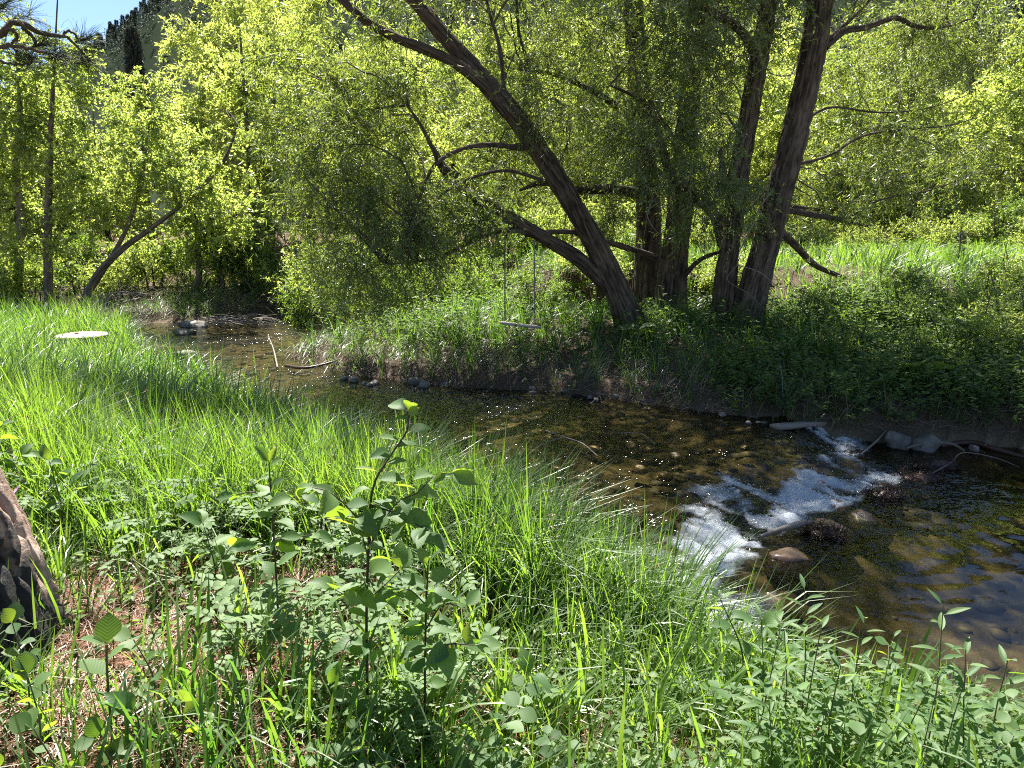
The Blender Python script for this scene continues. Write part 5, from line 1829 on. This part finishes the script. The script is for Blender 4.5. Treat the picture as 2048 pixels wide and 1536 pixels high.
def place_leaf(par, mesh, pos, ax, up, L):
    ax = ax / np.linalg.norm(ax)
    sd = np.cross(up, ax)
    sd /= max(np.linalg.norm(sd), 1e-6)
    uz = np.cross(ax, sd)
    o = bpy.data.objects.new('leaf', mesh)
    COL.objects.link(o)
    o.parent = par
    o.matrix_basis = Matrix(((ax[0] * L, sd[0] * L, uz[0] * L, pos[0]), (ax[1] * L, sd[1] * L, uz[1] * L, pos[1]), (ax[2] * L, sd[2] * L, uz[2] * L, pos[2]), (0, 0, 0, 1)))
    return o


def sapling(label, stems, size, seed, meshes, spacing=.05, group=None, start=.25, bark='dark_stem', name='sapling', droop=-.1, cat='sapling', base=None):
    """Stems given as world rows (x,y,z,r); leaves alternate along them."""
    q = np.random.RandomState(seed)
    b = np.array(stems[0][0][:3], float)
    r0 = root(name, b, label, cat, group)
    m = MB()
    for si, st in enumerate(stems):
        s = spline(np.array(st, float), max(8, len(st) * 6))
        tubes(m, s[None, :, :3], s[:, 3][None], 6, .4)
        ln = np.r_[0, np.cumsum(np.linalg.norm(np.diff(s[:, :3], axis=0), axis=1))]
        x0 = ln[-1] * (start if si == 0 else .12)
        side = q.choice([-1, 1])
        x = x0
        while x < ln[-1] + .001:
            p = np.array([np.interp(x, ln, s[:, j]) for j in range(3)])
            i = min(np.searchsorted(ln, x), len(s) - 1)
            t = nrm(s[i, :3] - s[max(i - 2, 0), :3])
            az = q.uniform(-.9, .9) + (0 if side > 0 else np.pi)
            out = np.array([math.cos(az), math.sin(az), 0])
            ax = nrm(t * .55 + out * .9 + np.array([0, 0, droop]) + q.normal(size=3) * .2)
            up = nrm(np.array([0, 0, 1.]) + q.normal(size=3) * .42)
            L = size * q.uniform(.65, 1.2) * (.75 + .25 * min(1, (ln[-1] - x) / .15))
            place_leaf(r0, meshes[q.randint(len(meshes))], p - b, ax, up, L)
            side = -side
            x += spacing * q.uniform(.6, 1.4)
        if True:
            t = nrm(s[-1, :3] - s[-3, :3])
            for k in range(2):
                place_leaf(r0, meshes[q.randint(len(meshes))], s[-1, :3] - b, nrm(t + q.normal(size=3) * .45), nrm(np.array([0, -.3, 1.]) + q.normal(size=3) * .3), size * q.uniform(.7, 1.0))
    m.build('stem', M[bark], r0, True, b)
    return r0


def S(rows):
    return [tuple(np.r_[at(u, v, Y), r]) for u, v, Y, r in rows]


def grounded(rows, Y, r):
    """Pixel rows at constant depth with a foot on the ground."""
    out = S([(u, v, Y + dy, rr) for u, v, dy, rr in rows])
    f = list(out[0])
    f[2] = gz(f[0], f[1]) - .01
    out[0] = tuple(f)
    return out


sapling('tallest chokecherry sapling with broad oval leaves in the middle of the foreground',
        [grounded([(735, 1440, 0, .006), (733, 1250, 0, .0055), (737, 1100, .0, .005), (745, 980, .02, .0045), (775, 920, .05, .004), (815, 860, .10, .003), (815, 822, .12, .002)], 2.25, 0),
         S([(740, 1090, 2.25, .003), (790, 1010, 2.2, .0025), (835, 985, 2.2, .002), (870, 950, 2.18, .0015), (900, 945, 2.17, .001)]),
         S([(738, 1070, 2.25, .003), (700, 1020, 2.2, .0025), (660, 985, 2.18, .002), (625, 975, 2.2, .0015)]),
         S([(742, 1010, 2.26, .003), (800, 1030, 2.2, .0025), (835, 1050, 2.15, .002), (860, 1060, 2.1, .0015)]),
         S([(735, 1160, 2.25, .0025), (700, 1190, 2.2, .002), (670, 1180, 2.15, .0015)]),
         S([(735, 1200, 2.25, .0025), (770, 1170, 2.2, .002), (800, 1140, 2.2, .0015)]),
         S([(735, 1290, 2.25, .0025), (700, 1280, 2.2, .002), (680, 1320, 2.15, .0015)]),
         S([(737, 1120, 2.25, .0025), (720, 1060, 2.2, .002), (690, 1040, 2.1, .0015)])], .098, 801, OVATE, .034, start=.22)
sapling('shorter broad leaved sapling with a dark stem right of the tallest one',
        [grounded([(850, 1460, 0, .005), (850, 1350, 0, .0045), (852, 1230, 0, .004), (856, 1130, 0, .003)], 2.2, 0),
         S([(851, 1260, 2.2, .003), (885, 1210, 2.15, .0025), (930, 1215, 2.15, .0018)]),
         S([(851, 1320, 2.2, .003), (890, 1290, 2.1, .0025), (950, 1290, 2.05, .0018)]),
         S([(852, 1210, 2.2, .0025), (820, 1180, 2.15, .002), (795, 1185, 2.15, .0015)])], .10, 802, OVATE, .036, start=.2)
sapling('broad leaved sapling with yellow green leaves left of the tallest one',
        [grounded([(560, 1330, 0, .005), (555, 1200, 0, .0045), (548, 1080, 0, .004), (540, 960, .02, .003), (538, 925, .02, .002)], 2.65, 0),
         S([(548, 1080, 2.65, .003), (590, 1075, 2.55, .0025), (625, 1070, 2.5, .0018)]),
         S([(545, 1030, 2.65, .003), (580, 1000, 2.6, .0025), (600, 990, 2.6, .0018)]),
         S([(545, 1010, 2.65, .003), (510, 985, 2.6, .0025), (470, 990, 2.6, .0018)])], .095, 803, OVATE, .038, start=.35)
sapling('small plant with five big yellow green leaves beside the scorched trunk',
        [grounded([(215, 1420, 0, .004), (214, 1340, 0, .0035), (214, 1290, 0, .003)], 1.95, 0)], .10, 804, ROUND, .045, start=.55, name='broadleaf_seedling', cat='plant', bark='green_stem')
sapling('low seedling with three pale leaves on bare needle litter at the lower left',
        [grounded([(280, 1490, 0, .003), (278, 1450, 0, .0025), (270, 1425, 0, .002)], 1.85, 0)], .10, 805, OVATE, .05, start=.5, name='broadleaf_seedling', cat='plant', bark='green_stem')
q = np.random.RandomState(810)
GQ = 'broad leaved seedlings at the lower left corner'
for k, (x, y, h) in enumerate([(-1.42, 1.85, .30), (-1.30, 1.72, .24), (-1.55, 2.0, .38), (-1.18, 1.78, .16), (-1.05, 1.95, .2), (-1.36, 1.60, .2), (-1.6, 1.75, .35), (-1.22, 2.12, .3)]):
    z = gz(x, y)
    sapling('low seedling with rounded green leaves at the lower left corner', [[(x, y, z, .003), (x + .02, y, z + h * .5, .0025), (x + q.normal() * .05, y, z + h, .0015)]], .075, 811 + k, ROUND, .035, GQ, .3, 'green_stem', 'broadleaf_seedling', cat='plant')
for k, (u, v, Y, h, lb) in enumerate([(1470, 1400, 2.75, .55, 'upright sapling with pale lit leaves beside the foot of the white water'), (1080, 1330, 2.4, .3, 'small broad leaved seedling in the grass right of the saplings'), (440, 1330, 3.0, .45, 'narrow broad leaved seedling rising through the rose leaves'),
                                      (120, 1050, 3.6, .5, 'bluish broad leaved plant at the left edge behind the roses'), (20, 1010, 3.8, .55, 'broad leaved plant at the far left behind the pine trunk')]):
    p = at(u, v, Y)
    z = gz(p[0], p[1])
    sapling(lb, [[(p[0], p[1], z, .004), (p[0] + .02, p[1], z + h * .5, .0035), (p[0] + q.normal() * .04, p[1], z + h, .002)],
                 [(p[0] + .02, p[1], z + h * .5, .003), (p[0] + .1, p[1], z + h * .75, .002)]], .11, 840 + k, OVATE, .045, None, .3, 'green_stem', 'sapling')


# wild roses: pinnate leaves
def pinnate(seed):
    q = np.random.RandomState(seed)
    m = MB()
    tubes(m, [[(0, 0, 0), (.5, 0, .02), (1., 0, -.08)]], [[.012, .009, .006]], 3, .5)
    lf = [(.38, 1), (.38, -1), (.62, 1), (.62, -1), (.86, 1), (.86, -1), (.95, 0)]
    t = np.linspace(0, 1, 5)
    w = .5 * np.sin(np.pi * np.clip(t, .05, 1) ** .95) ** .7
    w[-1] = .12
    for x0, s in lf:
        L = .30 * q.uniform(.85, 1.15)
        an = s * q.uniform(.9, 1.25)
        ca, sa = math.cos(an), math.sin(an)
        xs, ys = t * L, w * L * .62
        z = -.22 * t ** 2 * L + q.normal() * .02
        Vl = [np.stack([xs, k * ys, z + abs(k) * .15 * ys], 1) for k in (1, 0, -1)]
        V = np.vstack(Vl)
        V = np.stack([V[:, 0] * ca - V[:, 1] * sa + x0, V[:, 0] * sa + V[:, 1] * ca, V[:, 2] - .05 * x0], 1)
        i = np.arange(4)[:, None]
        k = np.arange(2)[None]
        m.add(V, [np.stack([k * 5 + i, (k + 1) * 5 + i, (k + 1) * 5 + i + 1, k * 5 + i + 1], -1).reshape(-1, 4)], q.uniform(.2, .9))
    return m.mesh('leaf', M['rose_leaf'], True)


PIN = [pinnate(i) for i in range(4)]
m = MB()
for k in range(5):
    a_ = k * 2 * np.pi / 5
    d_ = np.array([math.cos(a_), math.sin(a_), .25])
    s_ = np.array([-math.sin(a_), math.cos(a_), 0])
    m.add([[0, 0, 0], d_ * .5 + s_ * .42, d_ * 1.0 + s_ * .3, d_ * .88, d_ * 1.0 - s_ * .3, d_ * .5 - s_ * .42], [np.array([[0, 1, 2, 3], [0, 3, 4, 5]])], .5)
FLOWER = m.mesh('flower', M['petal'], True)


def rose(x, y, h, seed, n, label, group='wild rose bushes in the foreground', flowers=0):
    q = np.random.RandomState(seed)
    z = gz(x, y)
    r0 = root('wild_rose', (x, y, z), label, 'rose bush', group)
    m = MB()
    for k in range(q.randint(3, 5)):
        a_ = q.uniform(0, 6.283)
        sp = q.uniform(.08, .26)
        hh = h * q.uniform(.7, 1.1)
        s = spline([(0, 0, -.02), (sp * .35 * math.cos(a_), sp * .35 * math.sin(a_), hh * .5), (sp * math.cos(a_), sp * math.sin(a_), hh)], 8)
        tubes(m, s[None], np.linspace(.003, .0012, 8)[None], 5, .5)
        for j in range(n):
            f = q.uniform(.25, 1) * 7
            i = min(int(f), 6)
            p = s[i] + (s[i + 1] - s[i]) * (f - i)
            az = q.uniform(0, 6.283)
            o = place_leaf(r0, PIN[q.randint(4)], p, np.array([math.cos(az), math.sin(az), q.uniform(-.1, .45)]), nrm(np.array([0, 0, 1.]) + q.normal(size=3) * .3), q.uniform(.105, .16))
        if k < flowers:
            o = bpy.data.objects.new('flower', FLOWER)
            COL.objects.link(o)
            o.parent = r0
            o.location = s[-1] + np.array([0, -.01, .02])
            o.rotation_euler = (q.uniform(.2, .9), q.normal() * .3, q.uniform(0, 6))
            o.scale = (.028,) * 3
    m.build('stem', M['green_stem'], r0)


RL = 'wild rose bush with small pinnate leaves in the patch beside the pine trunk'
roses = [(-1.15, 2.75), (-.85, 2.65), (-1.0, 3.05), (-.75, 2.95), (-1.3, 3.2), (-.55, 2.75), (-.95, 2.4), (-1.6, 3.5), (-1.25, 3.55), (-.9, 3.4), (-.6, 3.25), (-1.95, 3.75), (-1.6, 3.9), (-1.2, 3.9), (-2.3, 4.1), (-2.7, 4.3), (-.7, 2.35), (-.5, 2.45), (-2.0, 4.25), (-2.45, 3.7), (-.45, 3.05), (-.35, 2.2), (-.2, 2.5), (-1.7, 3.15)]
for i, (x, y) in enumerate(roses):
    fl, lb = 0, RL
    if i == 15:
        fl, lb = 2, 'wild rose bush with pink flowers at the left edge, farthest back'
    if i == 13:
        fl, lb = 1, 'wild rose bush bearing one mauve pink flower in the middle of the patch'
    if i == 19:
        fl, lb = 1, 'wild rose bush with one pink flower just behind the pine trunk'
    rose(x, y, .36 + .09 * math.sin(i * 2.3), 900 + i, 6, lb, flowers=fl)


# tall leafy shoots on the near bank by the pool
def shoot_proto(seed, h):
    q = np.random.RandomState(seed)
    r0 = root('leafy_shoot', (0, 0, 0), 'leafy shoot with narrow pointed leaves on the near bank by the pool', 'plant', 'leafy shoots by the pool')
    m = MB()
    s = spline([(0, 0, -.03), (.02, .0, h * .5), (.0, .02, h)], 8)
    tubes(m, s[None], np.linspace(.0035, .0015, 8)[None], 5, .5)
    m.build('stem', M['green_stem'], r0)
    n = 20
    for j in range(n):
        f = .2 + .8 * j / (n - 1)
        p = np.array([np.interp(f, np.linspace(0, 1, 8), s[:, k]) for k in range(3)])
        az = j * 2.4 + q.normal() * .3
        el = .15 + .9 * max(0, f - .75) * 3
        place_leaf(r0, LANCE[q.randint(2)], p, np.array([math.cos(az), math.sin(az), el]), nrm(np.array([0, 0, 1.]) + q.normal(size=3) * .2), .115 * (1.15 - .55 * f) * q.uniform(.85, 1.15))
    return r0


sp_ = [shoot_proto(1001, .60), shoot_proto(1002, .50), shoot_proto(1003, .7)]
pos = []
q = np.random.RandomState(1010)
for u, v in [(1520, 1330), (1570, 1300), (1600, 1340), (1630, 1290), (1655, 1350), (1690, 1330), (1720, 1360), (1745, 1320), (1770, 1370), (1790, 1345), (1560, 1380), (1610, 1400), (1680, 1400), (1730, 1410), (1800, 1420), (1500, 1400), (1650, 1430), (1760, 1440), (1850, 1450), (1960, 1480), (2010, 1440), (1980, 1420), (1900, 1500), (1840, 1500), (1540, 1450)]:
    x_, y_ = (u - 1024) / 1420., (768 - v) / 1420.
    d_ = np.array([x_, CP - SP * y_, SP + CP * y_])
    p = np.array([0, 0, CAMZ]) + d_ * ((0.12 - CAMZ) / d_[2])
    pos.append(p)
pos = [p for i, p in enumerate(pos) if i < 3 or i % 4 != 1]
for i, p in enumerate(pos):
    z = gz(p[0], p[1])
    if i < 3:
        c = sp_[i]
        c.location = (p[0], p[1], z)
    else:
        copy_thing(sp_[i % 3], (p[0], p[1], z), q.uniform(0, 6.28), q.uniform(.65, 1.1), None, q.normal() * .12)


# snowberry: oval leaves in pairs, bottom centre and right
def snow_proto(seed):
    q = np.random.RandomState(seed)
    r0 = root('snowberry', (0, 0, 0), 'low snowberry sprig with paired oval leaves among the grass at the bottom', 'plant', 'snowberry sprigs at the bottom')
    m = MB()
    for k in range(3):
        a_ = q.uniform(0, 6.283)
        L = q.uniform(.16, .3)
        s = spline([(0, 0, -.02), (L * .3 * math.cos(a_), L * .3 * math.sin(a_), L * .55), (L * .8 * math.cos(a_), L * .8 * math.sin(a_), L * .8)], 8)
        tubes(m, s[None], np.linspace(.0025, .001, 8)[None], 5, .5)
        for j in range(2, 8):
            t = nrm(s[j] - s[j - 1])
            side = nrm(np.cross(t, [0, 0, 1]))
            for sg in (-1, 1):
                place_leaf(r0, ROUND[q.randint(2)], s[j], t * .35 + side * sg + q.normal(size=3) * .15, nrm(np.array([0, 0, 1.]) + q.normal(size=3) * .3), q.uniform(.04, .062))
    m.build('stem', M['green_stem'], r0)
    return r0


sn = [snow_proto(1101), snow_proto(1102)]
ps = [(.05, 1.95), (.2, 1.85), (-.1, 2.1), (.35, 2.05), (.95, 2.0), (1.15, 2.2), (1.35, 2.05), (1.45, 2.35), (1.6, 2.2), (1.75, 2.45), (1.25, 1.85), (1.05, 2.5), (.8, 2.3), (.6, 1.9), (1.55, 2.6), (.5, 2.45), (1.7, 2.0), (.15, 2.35), (-.2, 1.85), (.9, 2.7), (1.3, 2.75), (-.45, 1.95), (1.9, 2.3), (1.5, 1.85)]
for i, (x, y) in enumerate(ps):
    if i < 2:
        sn[i].location = (x, y, gz(x, y))
    else:
        copy_thing(sn[i % 2], (x, y, gz(x, y)), q.uniform(0, 6.28), q.uniform(.8, 1.3))

# burdock on the far bank
BUR = [leaf_mesh('leaf', .72, M['big_leaf'], 8, .15, .25, .75, .015, .3)]
for k, (u, v, Y, lb) in enumerate([(1525, 715, 9.6, 'large leaved burdock plant below the tallest willow trunk'), (1262, 690, 10.8, 'round leaved burdock at the foot of the leaning willow'), (1820, 835, 8.6, 'burdock with pale leaves above the boulders at the head of the pool'), (1990, 690, 11.5, 'big leaved plant in the herbs at the right edge')]):
    p = at(u, v, Y)
    z = gz(p[0], p[1])
    qq = np.random.RandomState(1200 + k)
    r0 = root('burdock', (p[0], p[1], z), lb, 'plant')
    m = MB()
    tubes(m, [[(0, 0, -.05), (0, 0, .08), (.01, 0, .16)]], [[.012, .012, .006]], 6, .4)
    m.build('stem', M['green_stem'], r0)
    for j in range(8):
        az = j * 2.4
        place_leaf(r0, BUR[0], np.array([0, 0, .08 + .02 * j]), np.array([math.cos(az), math.sin(az), qq.uniform(.2, .9)]), nrm(np.array([0, 0, 1.]) + qq.normal(size=3) * .25), qq.uniform(.28, .42))

# spruce seedling on the far bank
sx = at(1907, 575, 14.3)
c = conifer(240, 0.75, 'spruce_seedling', 'tiny dark spruce seedling on top of the right bank', None, 170)
c.scale = (1.7, 1.7, 1)
c.location = (sx[0], sx[1], gz(sx[0], sx[1]))

# coarse tall grass stems in front
P, zone, q = ground_pts(1300, -1.2, 1.6, 1.35, 3.2, lambda X, Y: near_mask(X, Y) * sst(.42, .6, fbm(X * 2.6, Y * 2.6, 0, 2, 221)) * .8, 641)
grass('coarse_grass', P, q, 0.50, 0.014, 0.75, M['grass'], 5, 0.22)

# seed heads of brome in the bank grass
P, zone, q = ground_pts(900, -5, 1.5, 3.2, 9, lambda X, Y: d_near(X, Y) * .6, 642)
n = len(P)
H = q.uniform(.5, .82, n)
d = np.stack([q.normal(size=n) * .18, q.normal(size=n) * .18, np.ones(n)], 1)
t = np.linspace(0, 1, 5)
bend = np.stack([np.cos(q.uniform(0, 6.28, n)), np.sin(q.uniform(0, 6.28, n)), -np.ones(n) * .6], 1) * .16
SPn = P[:, None] + d[:, None] * (t[None] * H[:, None])[..., None] + bend[:, None] * (t ** 4)[None, :, None]
m = MB()
tubes(m, SPn, np.array([[.0016, .0014, .0012, .001, .0007]]), 3, .6)
k = 9
tt = q.uniform(.72, 1, (n, k))
pos_ = P[:, None] + d[:, None] * (tt * H[:, None])[..., None] + bend[:, None] * (tt ** 4)[..., None]
ax_ = nrm(bend[:, None] * 3 + q.normal(size=(n, k, 3)) * .5 + np.array([0, 0, -.1]))
leaves(m, pos_.reshape(-1, 3), ax_.reshape(-1, 3), nrm(q.normal(size=(n * k, 3))), .030, .007, .5 + .5 * q.rand(n * k), .2)
o = m.build('brome_seed_heads', M['dry_grass'])
o['kind'] = 'stuff'

# froth and flying drops over the white water
q = np.random.RandomState(1301)
fi = np.argwhere((foam > .55) & keep)
pick = fi[q.randint(0, len(fi), 2600)]
X, Y, Z = WX[pick[:, 0], pick[:, 1]], WY[pick[:, 0], pick[:, 1]], WZ[pick[:, 0], pick[:, 1]]
n = len(X)
r = .002 + .005 * q.rand(n) ** 3
OCT = np.array([[1, 0, 0], [-1, 0, 0], [0, 1, 0], [0, -1, 0], [0, 0, 1], [0, 0, -1.]])
OCF = np.array([[0, 2, 4], [2, 1, 4], [1, 3, 4], [3, 0, 4], [2, 0, 5], [1, 2, 5], [3, 1, 5], [0, 3, 5]])
V = np.stack([X + q.normal(size=n) * .02, Y + q.normal(size=n) * .02, Z + np.abs(q.normal(size=n)) * .022], 1)[:, None] + OCT[None] * r[:, None, None]
m = MB()
m.add(V, [(np.arange(n)[:, None, None] * 6 + OCF[None]).reshape(-1, 3)], .9)
M['froth'] = plain_mat('froth', (0.7, 0.75, 0.8), (0.8, 0.83, 0.86), .3, 10)
o = m.build('froth', M['froth'])
o['kind'] = 'stuff'
